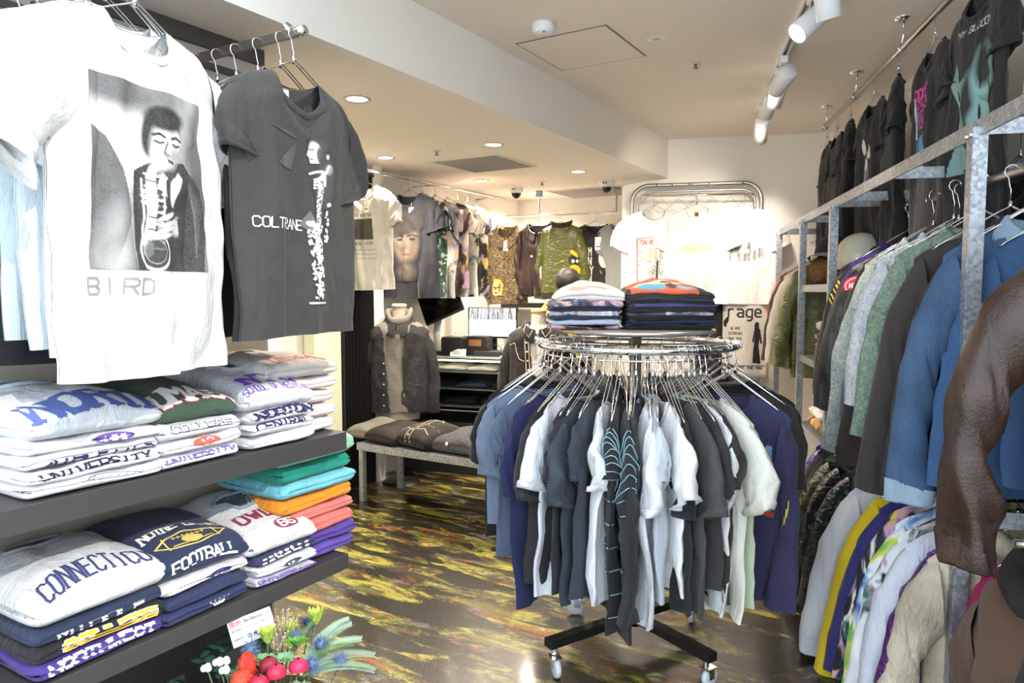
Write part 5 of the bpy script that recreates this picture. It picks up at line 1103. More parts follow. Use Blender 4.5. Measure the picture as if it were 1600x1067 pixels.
def onring(a, lb, cc_, k):
    k = dict(k); psi = radians(-68.6+a); px, py = RX+RR*cos(psi), RY+RR*sin(psi); L_ = k.pop('L', rnd.uniform(.64, .76))-.06-rnd.uniform(0, .05); W_ = k.pop('W', .215)
    return garment(k.pop('name', 't_shirt'), lb, 't-shirt', (px, py, RZ-.150-.008*rnd.random()), psi+radians(rnd.uniform(-5, 5)), c=cc_, W=W_, L=L_, T=.020, crum=1.3, st=k.pop('st', rnd.uniform(.024, .036)), sl=k.pop('sl', rnd.uniform(.16, .28)), sa=k.pop('sa', rnd.uniform(74, 86)), ah=.21, cw=k.pop('cw', .145), cuff=k.pop('cuff', 'hem'),
        fold=.010, seed=int(a*3+500), hang=.155, nx=22, nz=18, group='t-shirts around the round rack', hgroup=HRR, slope=.34, **k)
for a, lb, cc_, k in rk:
    a = {-106: -92, -96: -78, -87: -66, -78: -55, -69: -46, 78: 58, 90: 74, 99: 88}.get(a, a*(.62 if a < 0 else .66))
    r = onring(a, lb, cc_, k)
    if 'line drawing' in lb:
        SS = lambda u, v, o: r.surf(u, v, -1, .003+o)
        for sd in (-1, 1):
            g = G(); S_ = lambda u, v, o, sd=sd: r.surf(u, v, sd, .003)
            for kk_ in range(7): stroke(g, S_, [(.04, -.22-.075*kk_), (.13, -.235-.075*kk_), (.225, -.22-.075*kk_)], .004, 0)
            stroke(g, S_, [(.12, -.16), (.16, -.22), (.11, -.30), (.17, -.38), (.12, -.46)], .004, 0); obj('line_print', g, flat((150, 190, 205), .8), r.t)
        g = G()
        for so in [c for c in r.t.children if c.name.startswith('sleeve')][1:]:
            vs = [v_.co.copy() for v_ in so.data.vertices]; n_ = len(vs)//18
            for ri in range(1, n_, 1):
                g.tube([vs[ri*18+k_]*1.0+(vs[ri*18+k_]-sum((vs[ri*18+m_] for m_ in range(18)), Vector())/18)*.03 for k_ in range(18)], .0016, 4, True)
        obj('line_print', g, flat((150, 190, 205), .8), r.t)
    if 'faint pale print' in lb: printed(r, 'faint_print', (120, 140, 160), lambda g, S: [stroke(g, S, [(.05+.02*q, -.18-.03*q), (.09+.02*q, -.24-.03*q)], .006, .002) for q in range(5)])
    if 'red flash' in lb:
        printed(r, 'lettering', (120, 150, 186), lambda g, S: text(g, S, 'TM', .10, -.26, .085, .05, .02, .003, .0))
        printed(r, 'flash_print', (176, 56, 44), lambda g, S: (stroke(g, S, [(.0, -.33), (.10, -.345), (.18, -.32)], .03, .002), stroke(g, S, [(.02, -.40), (.10, -.38), (.17, -.40)], .022, .002), blob(g, S, .1, -.36, .03, .03, .003)))
        sl_ = [c for c in r.t.children if c.name.startswith('sleeve')][1]; vs = [v_.co for v_ in sl_.data.vertices]
        g = G(); b0 = 11*18; 
        for q in range(3): p_ = vs[b0+15-q]; p2 = vs[b0+18+14-q]; g.tube([p_*1.004, (p_+p2)/2+Vector((.004, -.004, 0)), p2*1.004], .0022, 5)
        obj('sleeve_script', g, flat((224, 204, 92), .8), r.t)
for a, lb, cc_ in far: onring(a, lb, cc_, {})
# folded tees on the tray
vx, vy = cos(radians(31.3)), sin(radians(31.3))
def TR_(lat, dep, z): return (RX+vx*lat-vy*dep, RY+vy*lat+vx*dep, z)
gt = 'folded tees on top of the round rack'; z = RZ+.061
for i, (cc_, lb, h_) in enumerate([((120, 60, 70), 'red and white patterned', .014), ((188, 196, 216), 'pale blue', .018), ((60, 66, 92), 'dark blue striped', .014), ((206, 206, 222), 'lilac white', .018), ((44, 48, 66), 'inky blue', .014), ((90, 92, 130), 'blue marbled', .022)]):
    folded('folded_t_shirt', '%s folded tee in the left pile, %s from the tray' % (lb, ['first', 'second', 'third', 'fourth', 'fifth', 'sixth'][i]), 't-shirt', TR_(-.205, .03, z), radians(31+3*(i % 3-1)), .27, .30, h_+.004, cc_, 'loud' if i in (0, 3, 5) else 'cotton', group=gt, seed=110+i, nx=20, nph=26, bulge=.004*i); z += h_
a = folded('folded_t_shirt', 'white folded tee with a faded coral print, topping the left pile', 't-shirt', TR_(-.185, .05, z-.004), radians(30), .27, .30, .035, (238, 226, 220), group=gt, bulge=.055, seed=118, nx=32, nph=44)
printed(a, 'faded_print', (238, 170, 150), lambda g, S: (blob(g, S, -.03, .06, .05, .02, .001, 14, 2, .3), blob(g, S, .03, .08, .04, .018, .001, 14, 2, -.4), stroke(g, S, [(-.08, .05), (-.04, .09), (0, .06), (.05, .1)], .006, .0015)))
z = RZ+.061
for i, (cc_, lb, h_, kd) in enumerate([((36, 38, 44), 'black', .018, 'cotton'), ((34, 46, 92), 'royal blue edged', .012, 'cotton'), ((30, 32, 38), 'jet black', .018, 'cotton'), ((84, 96, 110), 'grey printed', .014, 'loud'), ((40, 42, 48), 'dull black', .018, 'cotton'), ((104, 86, 150), 'violet edged', .012, 'cotton'), ((44, 50, 60), 'dark grey-blue', .016, 'cotton')]):
    folded('folded_t_shirt', '%s folded tee in the right pile, %s from the tray' % (lb, ['first', 'second', 'third', 'fourth', 'fifth', 'sixth', 'seventh'][i]), 't-shirt', TR_(.115, .02, z), radians(31+4*(i % 3-1)), .33, .31, h_+.004, cc_, kd, group=gt, seed=120+i, nx=22, nph=26, bulge=.003*i); z += h_
a = folded('folded_t_shirt', 'dark folded tee with a red, blue and cream picture, topping the right pile', 't-shirt', TR_(.115, .04, z-.004), radians(28), .33, .30, .035, (72, 66, 66), group=gt, bulge=.05, seed=129, nx=32, nph=44)
im = Img(90, 60, (.6, .12, .05), 1.); im.ell(.3, .3, .3, .12, (.75, .6, .35), 10, .6); im.ell(.18, .45, .25, .1, (.1, .35, .5), 20, .4); im.ell(.6, .2, .3, .1, (.8, .7, .5), -10, .5); im.ell(.62, .42, .09, .1, (.05, .04, .04), 0, .4); im.ell(.45, .5, .07, .07, (.08, .4, .6), 0, .3); im.ell(.85, .45, .15, .1, (.3, .5, .6), 0, .5); im.ell(.75, .12, .2, .05, (.7, .15, .06), -12, .3); im.line([(.5, .3), (.62, .25), (.7, .4)], .03, (.15, .1, .08)); im.line([(.8, .02), (.98, .2)], .015, (.85, .8, .75))
patch('picture_print', a.t, a.S, -.15, .21, .10, -.005, im, .002)

# ---------------------------------------------------------------- right-hand galvanised rack
XB, XR, ZT = .79, 1.30, 1.825
t = thing('steel_shelving', 'tall galvanised steel frame rack along the right wall', 'rack', B(0, 0, 0), radians(AB))
YP = [1.0, 2.10, 3.74, 4.53, 5.45]
for y in YP:
    for x in (XB, XR):
        g = G(); g.box((x, y, ZT/2), (.036, .006, ZT)); g.box((x-.016, y+.018, ZT/2), (.005, .036, ZT)); g.box((x+.016, y+.018, ZT/2), (.005, .036, ZT)); pst = obj('post', g, GALV, t, False)
        if x == XB:
            g = G()
            for dy in (-.0, .03): g.lathe([(.001, -.006), (.006, -.005), (.008, 0)], 10, (x-.022, y+dy, ZT-.02), Matrix.Rotation(pi/2, 3, 'Y'), cap=False)
            obj('bolt', g, CHROME, pst)
for x in (XB, XR):
    g = G(); g.box((x, 3.225, ZT+.0), (.006, 4.5, .044)); g.box((x+(.016 if x == XB else -.016), 3.225, ZT+.02), (.036, 4.5, .005)); obj('top_rail', g, GALV, t, False)
    g = G(); g.box((x+.005, 3.225, .79), (.006, 4.5, .04)); obj('side_rail', g, GALV, t, False) if x == XR else None
for y in (1.5, 2.10, 2.85, 3.50, 3.74, 4.53, 5.45): g = G(); g.box(((XB+XR)/2, y, ZT), (XR-XB, .005, .04)); g.box(((XB+XR)/2, y+.018, ZT+.018), (XR-XB, .036, .004)); obj('cross_bar', g, GALV, t, False)
for y in (1.0, 2.10): g = G(); g.box(((XB+XR)/2, y+.01, .79), (XR-XB, .006, .045)); obj('cross_bar', g, GALV, t, False)
for z in (1.43, 1.02, .62, .22):
    g = G(); g.box(((XB+XR)/2, 4.135, z), (XR-XB, .79, .012)); g.box((XB, 4.135, z-.012), (.006, .79, .04)); obj('shelf_panel', g, GALV, t, False)
for y0_, y1_ in ((1.0, 3.74), (4.53, 5.45)):
    g = G(); g.tube([(1.01, y0_, 1.753), (1.01, y1_, 1.753)], .016, 14); obj('hanging_bar', g, SATINSTEEL, t)
    g = G(); g.tube([(1.01, y0_, .86), (1.01, y1_, .86)], .014, 12); obj('hanging_bar', g, SATINSTEEL, t)
HU_ = 'hangers on the upper bar of the right rack'; HL_ = 'hangers on the lower bar of the right rack'
GU = 'garments on the upper bar of the right rack'; GL = 'garments on the lower bar of the right rack'
rq = random.Random(9)
def rack(y, lb, cc_, kd='cotton', nm='jacket', L_=.68, lower=False, x=1.01, rot=0, cat=None, **k):
    zz = (.86 if lower else 1.753)-k.pop('hz', .125 if lower else .165)-rq.uniform(0, .02); x += rq.uniform(-.02, .02)
    if lower: x -= .06; k.setdefault('T', .045); k.setdefault('st', .045); k.setdefault('sa', 75)
    return garment(nm, lb, cat or nm.replace('_', ' '), B(x, y, zz), radians(AB+rot+rq.uniform(-6, 6)), c=cc_, kind=kd, W=k.pop('W', .235), L=L_, T=k.pop('T', .03), sl=k.pop('sl', .58), sa=k.pop('sa', 79), rsa=88, ah=.22, cw=k.pop('cw', .12), st=k.pop('st', .034),
        collar=k.pop('collar', 'shirt'), nd=k.pop('nd', .06), seed=int(y*37)+(9 if lower else 0), hang=(.86 if lower else 1.753)-zz, group=GL if lower else GU, hgroup=HL_ if lower else HU_, fold=k.pop('fold', .008), slope=.34, **k)
rack(5.25, 'bright orange jacket farthest back on the right rack', (214, 84, 36), 'satin'); rack(5.13, 'dark grey jacket next to the orange one', (74, 72, 72)); rack(5.02, 'cream jacket between grey and olive', (216, 204, 190)); 
rack(4.92, 'blush white jacket behind the olive flight jacket', (204, 196, 178)); rack(4.80, 'olive satin flight jacket in the far bay', (132, 134, 78), 'satin', st=.05); rack(4.68, 'olive green flight jacket nearest in the far bay', (112, 116, 62), 'satin', st=.055, L_=.72)
rack(3.60, 'silver-blue and black racing jacket beside the cap shelf post', (88, 98, 112), L_=.70); r = rack(3.48, 'black jacket with yellow slash stripes on its sleeve', (40, 40, 42), L_=.70, st=.045)
SL = lambda r_: [c for c in r_.t.children if c.name.startswith('sleeve')][0]
def sleeve_marks(r_, name, rows, ks, c_, wd=.01):
    vs = [v_.co.copy() for v_ in SL(r_).data.vertices]; g = G()
    for ri in rows:
        cen = sum((vs[ri*18+m_] for m_ in range(18)), Vector())/18
        g.tube([vs[ri*18+k_]+(vs[ri*18+k_]-cen).normalized()*.002 for k_ in ks], wd, 5, flat=.3)
    obj(name, g, flat(c_, .7), r_.t)
sleeve_marks(r, 'yellow_stripe', (4, 5, 6, 7, 8), (13, 14, 15, 16, 17), (226, 208, 50), .007)
rack(3.34, 'dark violet lined jacket behind the red oval patch jacket', (74, 50, 130), L_=.62, st=.04)
r = rack(3.20, 'black racing jacket with a red oval patch on the right rack', (38, 38, 40), 'leather', W=.26, L_=.66, sl=.60, st=.055, T=.04, fold=.012, sa=77)
vs = [v_.co.copy() for v_ in SL(r).data.vertices]; pc = vs[3*18+14]; cen = sum((vs[3*18+m_] for m_ in range(18)), Vector())/18
nrm = Vector((-.42, -.9, .05)).normalized(); Mo = nrm.to_track_quat('Z', 'Y').to_matrix()
Sq = lambda u, v, o: Vector((-.235, -.062, -.15))+Mo @ Vector((u, v, o))
g = G(); blob(g, Sq, 0, 0, .062, .042, 0, 24); 
ov = obj('oval_patch', g, flat((214, 40, 66), .6), r.t); g = G(); stroke(g, Sq, [(.052*cos(a), .034*sin(a)) for a in [2*pi*k/24 for k in range(25)]], .003, .001); text(g, Sq, 'NORTON', 0, -.008, .018, .010, .0035, .001, 0, False); obj('lettering', g, WHITEP, ov, False)
rack(3.08, 'black leather jacket behind the frayed pale denim', (34, 34, 36), 'leather', L_=.66)
r = rack(2.94, 'pale frayed denim jacket with shaggy edges', (186, 196, 190), 'frayed', L_=.78, sl=.72, st=.042, x=.975); rack(2.86, 'faded blue shirt between the frayed jacket and the brown one', (110, 126, 150), 'denim', 'shirt')
rack(2.78, 'dark brown corduroy shirt jacket with a buttoned cuff', (70, 58, 52), L_=.74, sl=.70, cuff='rib'); rack(2.68, 'bleached white denim jacket with frayed studs at the shoulder', (222, 228, 234), 'frayed', 'denim_jacket', L_=.60, st=.055, sl=.50, x=.955)
rack(2.58, 'pale lilac shirt right behind the bleached denim jacket', (170, 150, 190), 'cotton', 'shirt', sl=.3, x=.985); rack(2.52, 'sage green crinkled frilly jacket', (150, 172, 150), 'frayed', sl=.60, st=.04, x=.975)
rack(2.40, 'dark brown-black work coat with long sleeves', (66, 58, 56), L_=.80, sl=.74, st=.05, W=.25); rack(2.34, 'black work coat behind the indigo jacket', (42, 40, 42), L_=.78, sl=.72)
rack(2.27, 'deep indigo ribbed jacket left of the blue denim', (44, 46, 66), L_=.74, sl=.70); r = rack(2.20, 'mid blue denim jacket with an elastic striped hem', (66, 102, 142), 'denim', 'denim_jacket', L_=.72, sl=.66, st=.055, W=.25, cuff='rib', cc=(160, 186, 206))
rack(2.15, 'bright blue denim jacket behind the rack post', (52, 96, 146), 'denim', 'denim_jacket', L_=.72, sl=.64, x=1.08); rack(2.0, 'blue denim jacket just right of the rack post', (48, 88, 136), 'denim', 'denim_jacket', L_=.70, sl=.6, x=1.13, sa=86)
rack(1.92, 'black jacket between the denim and the brown leather', (36, 34, 34), L_=.7, x=1.15, sa=86)
r = rack(1.80, 'white sweatshirt showing below the brown leather cuff', (226, 220, 208), 'cotton', 'sweatshirt', L_=.62, sl=.70, st=.030, cuff='rib', x=1.10, sa=86, collar='crew', nd=.06)
r = rack(1.70, 'brown distressed leather jacket with a bent sleeve, nearest but one on the upper bar', (66, 44, 34), 'leather', 'leather_jacket', L_=.66, sl=.66, W=.25, st=.075, T=.055, sa=74, cuff='rib', band=(56, 38, 30), x=1.04, fold=.014, nx=34, nz=26, sy=-.03, bend=.045, crum=2.2)
r = rack(1.56, 'brown leather jacket at the right edge of the photo', (74, 50, 36), 'leather', 'leather_jacket', L_=.68, sl=.66, W=.25, st=.065, T=.05, sa=84, crum=1.8, cuff='rib', band=(60, 42, 30), x=1.10, fold=.014, nx=34, nz=26)
# lower bar
lo = dict(lower=True)
rack(3.62, 'blue-purple satin jacket, farthest on the lower bar', (54, 42, 150), 'satin', L_=.62, **lo); rack(3.56, 'black jacket with a yellow side panel on the lower bar', (36, 34, 34), L_=.60, st=.05, cc=(214, 180, 40), cuff='rib', **lo)
rack(3.48, 'black quilted jacket beside the yellow panelled one', (34, 33, 34), L_=.60, st=.05, **lo); rack(3.38, 'olive satin flight jacket on the lower bar', (66, 76, 52), 'satin', L_=.66, st=.06, W=.25, **lo)
rack(3.22, 'shiny black nylon flight jacket on the lower bar', (28, 29, 38), 'satin', L_=.62, st=.065, W=.25, **lo); rack(3.06, 'shiny dark green-black jacket on the lower bar', (30, 46, 50), 'satin', L_=.60, st=.06, W=.25, **lo)
rack(2.86, 'long white jacket reaching the floor on the lower bar', (222, 224, 230), 'cotton', L_=.68, sl=.64, st=.055, x=.99, **lo); r = rack(2.72, 'bright yellow jacket beside the long white one on the lower bar', (240, 208, 24), 'cotton', L_=.66, sl=.64, st=.055, **lo)
rack(2.62, 'indigo blue jacket right of the yellow one', (58, 54, 130), L_=.66, sl=.62, **lo); rack(2.54, 'black jacket with a colourful comic-style print', (40, 44, 54), 'loud', L_=.64, sl=.60, **lo)
rack(2.45, 'white and green tie-dyed shirt on the lower bar', (200, 210, 200), 'tiedye', 'shirt', L_=.64, sl=.58, **lo); rack(2.36, 'white shirt with scattered print beside the tie-dyed one', (224, 226, 230), 'loud', 'shirt', L_=.62, sl=.54, **lo)
rack(2.28, 'pale grey-white shirt left of the sequinned jacket', (206, 210, 222), 'cotton', 'shirt', L_=.62, sl=.5, **lo); rack(2.21, 'purple and black sequinned jacket on the lower bar', (120, 60, 140), 'sequin', L_=.60, sl=.48, st=.045, **lo)
rack(2.14, 'cream and brown fur jacket on the lower bar', (214, 200, 176), 'fur', L_=.60, sl=.48, st=.05, collar='fur', cc=(200, 186, 160), x=1.04, **lo); rack(2.06, 'magenta plush jacket behind the rack post', (168, 30, 90), 'fur', L_=.62, sl=.50, x=1.12, sa=84, T=.03, **lo)
rack(1.98, 'bright violet velvet jacket just right of the rack post', (96, 50, 160), 'satin', L_=.62, sl=.5, x=1.15, sa=86, T=.03, **lo); rack(1.90, 'crimson plush jacket right of the violet velvet one', (150, 24, 60), 'fur', L_=.62, sl=.5, x=1.18, sa=86, T=.03, **lo)
rack(1.80, 'royal blue sequinned jacket at the right edge of the lower bar', (36, 60, 176), 'sequin', L_=.64, sl=.52, x=1.20, sa=86, T=.03, **lo)
r = rack(1.70, 'brown work jacket with a dark fur collar and red-trimmed black lining, bottom right', (104, 76, 58), 'cotton', L_=.60, sl=.55, W=.205, st=.05, T=.06, collar='fur', cc=(46, 38, 36), nd=.05, x=.87, hz=.10, sa=78, rot=-80, nx=50, nz=40, crum=1.6, **lo)
printed(r, 'lining', (34, 33, 34), lambda g, S: g.grid(lambda a, b: S((.02-.07*b)+(.10+.02*b)*a, -.07-.5*b, .006), 8, 24), kind='cloth')
printed(r, 'red_trim', (214, 44, 40), lambda g, S: stroke(g, S, [(.03, -.10), (.06, -.16), (.085, -.24)], .012, .009))
g = G(); g.tube([(1.01, 1.70, .86), (.74, 1.70, .86)], .010, 10); obj('side_arm', g, SATINSTEEL, [o for o in COL.objects if o.name == 'steel_shelving'][0])
# things on the shelves in the middle bay
t = thing('helmet', 'cream open-face motorcycle helmet on the rack shelf', 'helmet', B(.96, 3.93, 1.437), radians(AB-25))
g = G(); g.grid(lambda a, b: Vector((.125*sin(pi*b*.64)*cos(2*pi*a), .145*sin(pi*b*.64)*sin(2*pi*a), .13+.13*cos(pi*b*.64) - (.0 if sin(2*pi*a) > -.3 else .0))) , 32, 18, True); obj('shell', g, flat((222, 220, 200), .15, 0, 'gloss_shell'), t)
g = G(); g.tube([(.122*cos(a), .142*sin(a), .055) for a in [2*pi*k/32 for k in range(32)]], .009, 8, True); obj('rim_trim', g, BLACKM, t)
g = G(); g.grid(lambda a, b: Vector((.115*sin(pi*(.5+.2*b))*cos(2*pi*a), .135*sin(pi*(.5+.2*b))*sin(2*pi*a), .06-.05*b)), 28, 5, True); obj('lining', g, fab((40, 38, 38)), t)
g = G()
for k in range(3): g.ball((-.05+.05*k, -.125, .135), .007, 8, 6)
obj('snap', g, CHROME, t)
t = thing('fur_hat', 'tan fur trapper hat on the rack shelf below the black cap', 'hat', B(.89, 4.24, 1.437), radians(AB))
rn = random.Random(3); g = G(); g.grid(lambda a, b: Vector((.115*sin(pi*b)*cos(2*pi*a), .12*sin(pi*b)*sin(2*pi*a), .085+.085*cos(pi*b)))*(1+.10*noise.noise((a*40, b*30, 1))), 72, 40, True)
for q in range(900):
    a, b = rn.random()*2*pi, rn.uniform(.15, .9); n_ = Vector((sin(pi*b)*cos(a), sin(pi*b)*sin(a), cos(pi*b))); p = Vector((.112*n_.x, .117*n_.y, .085+.083*n_.z)); u = n_.orthogonal().normalized()*.002; tip = p+n_*.02+Vector((rn.uniform(-1, 1), rn.uniform(-1, 1), rn.uniform(-1.5, .5)))*.008
    g.add([p-u, p+u, tip], [(0, 1, 2)])
obj('fur_crown', g, fab((150, 112, 66), 'fur'), t)
t = thing('cap', 'black cap with a grey brim resting on the fur hat', 'cap', B(.90, 4.25, 1.60), radians(AB-40))
g = G(); g.grid(lambda a, b: Vector((.10*sin(pi*b*.5)*cos(2*pi*a), .105*sin(pi*b*.5)*sin(2*pi*a), .115*cos(pi*b*.5))), 28, 10, True); obj('crown', g, fab((32, 32, 34)), t)
g = G(); g.grid(lambda a, b: Vector(((.09)*sin(-pi/2+pi*a)*(1), -.06-.11*b*cos(-pi/2+pi*a)-.02, .012-.02*b-.02*abs(sin(-pi/2+pi*a))**2)), 16, 6); br_ = obj('brim', g, fab((150, 148, 146)), t); q_ = br_.modifiers.new('solid', 'SOLIDIFY'); q_.thickness = .004
g = G(); g.ball((0, 0, .116), .007, 8, 6); obj('top_button', g, fab((32, 32, 34)), t)
gs = 'bundled clothes on the rack shelves'
for i, (lb, y, z, h_, cc_, kd) in enumerate([('pink and white bundled top on the second rack shelf', 4.1, 1.03, .05, (206, 150, 164), 'loud'), ('white bundled top above the pink one on the second rack shelf', 4.1, 1.08, .05, (226, 216, 210), 'cotton'), ('dark printed bundled top on the second rack shelf', 4.12, 1.13, .05, (90, 70, 70), 'loud'), ('cream bundled top, topmost on the second rack shelf', 4.1, 1.18, .05, (220, 206, 196), 'cotton'),
     ('blue-grey folded shirt on the third rack shelf', 3.95, .63, .05, (110, 124, 140), 'cotton'), ('red, white and yellow printed top on the third rack shelf', 4.25, .63, .06, (210, 150, 60), 'loud'), ('white printed top above the red and yellow one', 4.24, .69, .05, (230, 226, 220), 'loud'), ('coral and cream bundled top on the lowest rack shelf', 4.2, .23, .08, (222, 160, 130), 'loud'), ('white bundled top on the lowest rack shelf', 4.2, .31, .06, (230, 224, 218), 'cotton')]):
    folded('folded_garment', lb, 'folded clothes', B(1.0, y, z), radians(AB-90), .32, .38, h_, cc_, kd, group=gs, seed=140+i, nx=18, nph=26, bulge=.02)

# ---------------------------------------------------------------- ceiling rail of black tees
t = thing('ceiling_rail', 'long steel pipe hung from the upper ceiling holding black tees', 'clothes rail', B(1.01, 0, 2.48), radians(AB))
g = G(); g.tube([(0, 1.9, 0), (0, 5.18, 0)], .014, 12); obj('rail_tube', g, SATINSTEEL, t)
for y in (2.75, 3.55, 4.35, 5.10):
    g = G(); g.tube([(.0, y, .127), (0, y, .0)], .006, 8); g.lathe([(.001, .118), (.035, .118), (.038, .127)], 16, (0, y, 0), cap=False); g.tube([(.018*cos(a), y, .018*sin(a)) for a in [2*pi*k/12 for k in range(12)]], .004, 6, True); obj('ceiling_mount', g, CHROME, t)
HC = 'hangers on the ceiling rail'
for i, (y, lb, rot, L_, cc_) in enumerate([(5.05, 'black t-shirt at the far end of the ceiling rail', -96, .66, (38, 36, 36)), (4.78, 'grey-black t-shirt second from the far end of the ceiling rail', -94, .68, (52, 48, 48)), (4.45, 'black t-shirt third from the far end of the ceiling rail, seen edge-on', -104, .70, (34, 33, 34)),
     (3.98, 'black t-shirt with a white skull-like flower print on the ceiling rail', -86, .74, (36, 34, 36)), (3.60, 'black t-shirt seen edge-on right of the white flower print tee', -106, .76, (30, 30, 32)), (3.15, 'black t-shirt with pink lettered print on the ceiling rail', -93, .78, (32, 31, 33)), (2.72, 'black t-shirt with a large pale teal figure print, nearest on the ceiling rail', -88, .80, (34, 33, 35))]):
    r = garment('t_shirt', lb, 't-shirt', B(1.01, y, 2.355 if y > 3 else 2.40), radians(AB+rot), c=cc_, W=.20, L=L_, T=.03, sl=.20, sa=80, ah=.20, cw=.15, cuff='hem', fold=.012, seed=160+i, hang=.125 if y > 3 else .08, hook=0, hgroup=HC, group='black tees on the ceiling rail')
    if i == 3: printed(r, 'flower_print', (222, 222, 222), lambda g, S: (blob(g, S, -.04, -.22, .03, .045, .002, 14, 2, .4), blob(g, S, .03, -.25, .022, .04, .002, 14, 2, -.3), blob(g, S, -.02, -.31, .02, .03, .002), [stroke(g, S, [(.0, -.28), (-.07+.03*q, -.40)], .004, .002) for q in range(5)], stroke(g, S, [(0, -.25), (.005, -.47)], .006, .002)))
    if i == 5:
        printed(r, 'lettering', (204, 70, 150), lambda g, S: (text(g, S, 'BREAK', -.02, -.22, .07, .024, .009, .002, 0, False), text(g, S, 'BEAT', .0, -.30, .06, .024, .009, .002, 0, False)))
        printed(r, 'picture_print', (86, 150, 196), lambda g, S: (blob(g, S, -.02, -.37, .05, .04, .002), stroke(g, S, [(-.08, -.24), (-.09, -.40)], .02, .002), blob(g, S, .02, -.47, .03, .04, .002)))
        printed(r, 'picture_print', (220, 220, 224), lambda g, S: stroke(g, S, [(-.11, -.18), (-.10, -.33)], .022, .003))
    if i == 6:
        im = Img(80, 110, (.18, .34, .33)); im.poly([(.05, .3), (.2, .1), (.35, .35), (.5, .3), (.7, .6), (.9, .75), (.85, 1.3), (.15, 1.3), (.25, .7)], (.20, .36, .35), .95); im.ell(.5, .55, .16, .3, (.02, .03, .03), 20, .5); im.ell(.75, .35, .2, .28, (.22, .38, .38), 0, .5); im.ell(.75, .28, .14, .2, (.02, .03, .03), 0, .5); im.line([(.3, .9), (.6, 1.1)], .05, (.03, .04, .04))
        patch('figure_print', r.t, r.F, -.17, -.18, .17, -.62, im, .002, cc_); printed(r, 'lettering', (200, 210, 208), lambda g, S: text(g, S, 'MY BLOODY', .02, -.14, .022, .017, .003, .002, 0, False))
for i, y in enumerate([2.2, 2.5, 2.85, 3.2, 3.45, 3.75, 4.1, 4.35]):
    garment('t_shirt', ['charcoal', 'brown-black', 'dull black', 'off-black', 'faded black', 'sooty', 'ink black', 'smoke grey'][i]+' tee on the right wall behind the rack top', 't-shirt', B(1.20, y, 1.80), radians(AB-80), c=[(44, 42, 42), (52, 44, 40), (38, 37, 38), (46, 44, 44), (56, 50, 48), (34, 33, 34), (30, 30, 32), (64, 60, 58)][i], W=.24, L=.70, T=.03, sl=.22, sa=76, seed=180+i, hang=.62, hgroup=HC, hook=0, group='tees behind the steel rack top')

# ---------------------------------------------------------------- flower arrangement and card
t = thing('flower_arrangement', 'mixed flower arrangement of thistles, ranunculus and foliage at the foot of the left shelves', 'flowers', (-1.60, 1.30, 0))
g = G(); g.lathe([(.13, .0), (.15, .02), (.19, .20), (.195, .22), (.18, .215), (.14, .05)], 28, cap=False); obj('basket', g, flat((96, 76, 56), .8, 0, 'woven_basket'), t)
rn = random.Random(12)
def up(r_): return Vector((rn.uniform(-1, 1), rn.uniform(-1, 1), 0))*r_
def FX(x, y, z): return Vector((x+1.60, y-1.30, z))
def leaf(g, p, d_, w, l, droop=.2):
    d_ = d_.normalized(); s = d_.cross(Vector((0, 0, 1))); s = s.normalized() if s.length > .01 else Vector((1, 0, 0)); n = s.cross(d_)
    vs = []
    for i in range(6):
        q = i/5; ww = w*sin(pi*min(.97, q*.9+.05)); c = p+d_*l*q-Vector((0, 0, 1))*droop*l*q*q
        vs += [c-s*ww, c+n*ww*.25, c+s*ww]
    g.add(vs, [(3*i+a, 3*i+3+a, 3*i+4+a, 3*i+1+a) for i in range(5) for a in (0, 1)])
LEAFD = flat((44, 78, 66), .5, 0, 'leaf'); LEAFB = flat((92, 130, 72), .6, 0, 'leaf'); LEAFS = flat((150, 178, 156), .7, 0, 'leaf'); STEM = flat((86, 100, 60), .7, 0, 'stem')
def stem(p): g = G(); g.tube([Vector((p.x*.3, p.y*.3, .15)), Vector((p.x*.8, p.y*.8, (p.z+.15)/2)), p], .0022, 5); return g
def bloom(name, p, fn, mat): s = obj('stem', stem(p), STEM, t); g = G(); fn(g, p); obj(name, g, mat, s)
def thistle(g, p):
    g.ball(p, .015, 10, 8)
    for i in range(190):
        n = Vector((rn.gauss(0, 1), rn.gauss(0, 1), rn.gauss(0, 1))).normalized(); u = n.orthogonal().normalized()*.0012; g.add([p+n*.012-u, p+n*.012+u, p+n*.032], [(0, 1, 2)])
for p in [FX(-1.66, 1.30, .385), FX(-1.62, 1.43, .37), FX(-1.66, 1.52, .37), FX(-1.55, 1.46, .36), FX(-1.50, 1.38, .35), FX(-1.47, 1.46, .33)]: bloom('thistle_bloom', p, thistle, flat((92, 116, 150), .7, 0, 'petal'))
def ranun(g, p):
    for k in range(5):
        r_ = .026-.004*k
        g.grid(lambda a, b: p+Vector((r_*sin(pi*(.12*k+.05+b*.55))*cos(2*pi*a+k)*(1+.06*sin(6*pi*a+k)), r_*sin(pi*(.12*k+.05+b*.55))*sin(2*pi*a+k)*(1+.06*sin(6*pi*a+k)), r_*.9*cos(pi*(.12*k+.05+b*.55))+.002*k)), 18, 6, True)
for p, c_ in [(FX(-1.52, 1.27, .37), (196, 30, 70)), (FX(-1.50, 1.33, .365), (206, 34, 82)), (FX(-1.585, 1.30, .36), (130, 26, 44)), (FX(-1.53, 1.22, .36), (180, 28, 60))]: bloom('ranunculus_bloom', p, ranun, flat(c_, .55, 0, 'petal'))
bloom('cockscomb_bloom', FX(-1.62, 1.255, .365), lambda g, p: g.grid(lambda a, b: p+Vector((.024*sin(pi*b)*cos(2*pi*a), .024*sin(pi*b)*sin(2*pi*a), .04*cos(pi*b)))*(1+.25*noise.noise((a*14, b*14, 2))), 40, 24, True), flat((206, 50, 34), .7, 0, 'petal'))
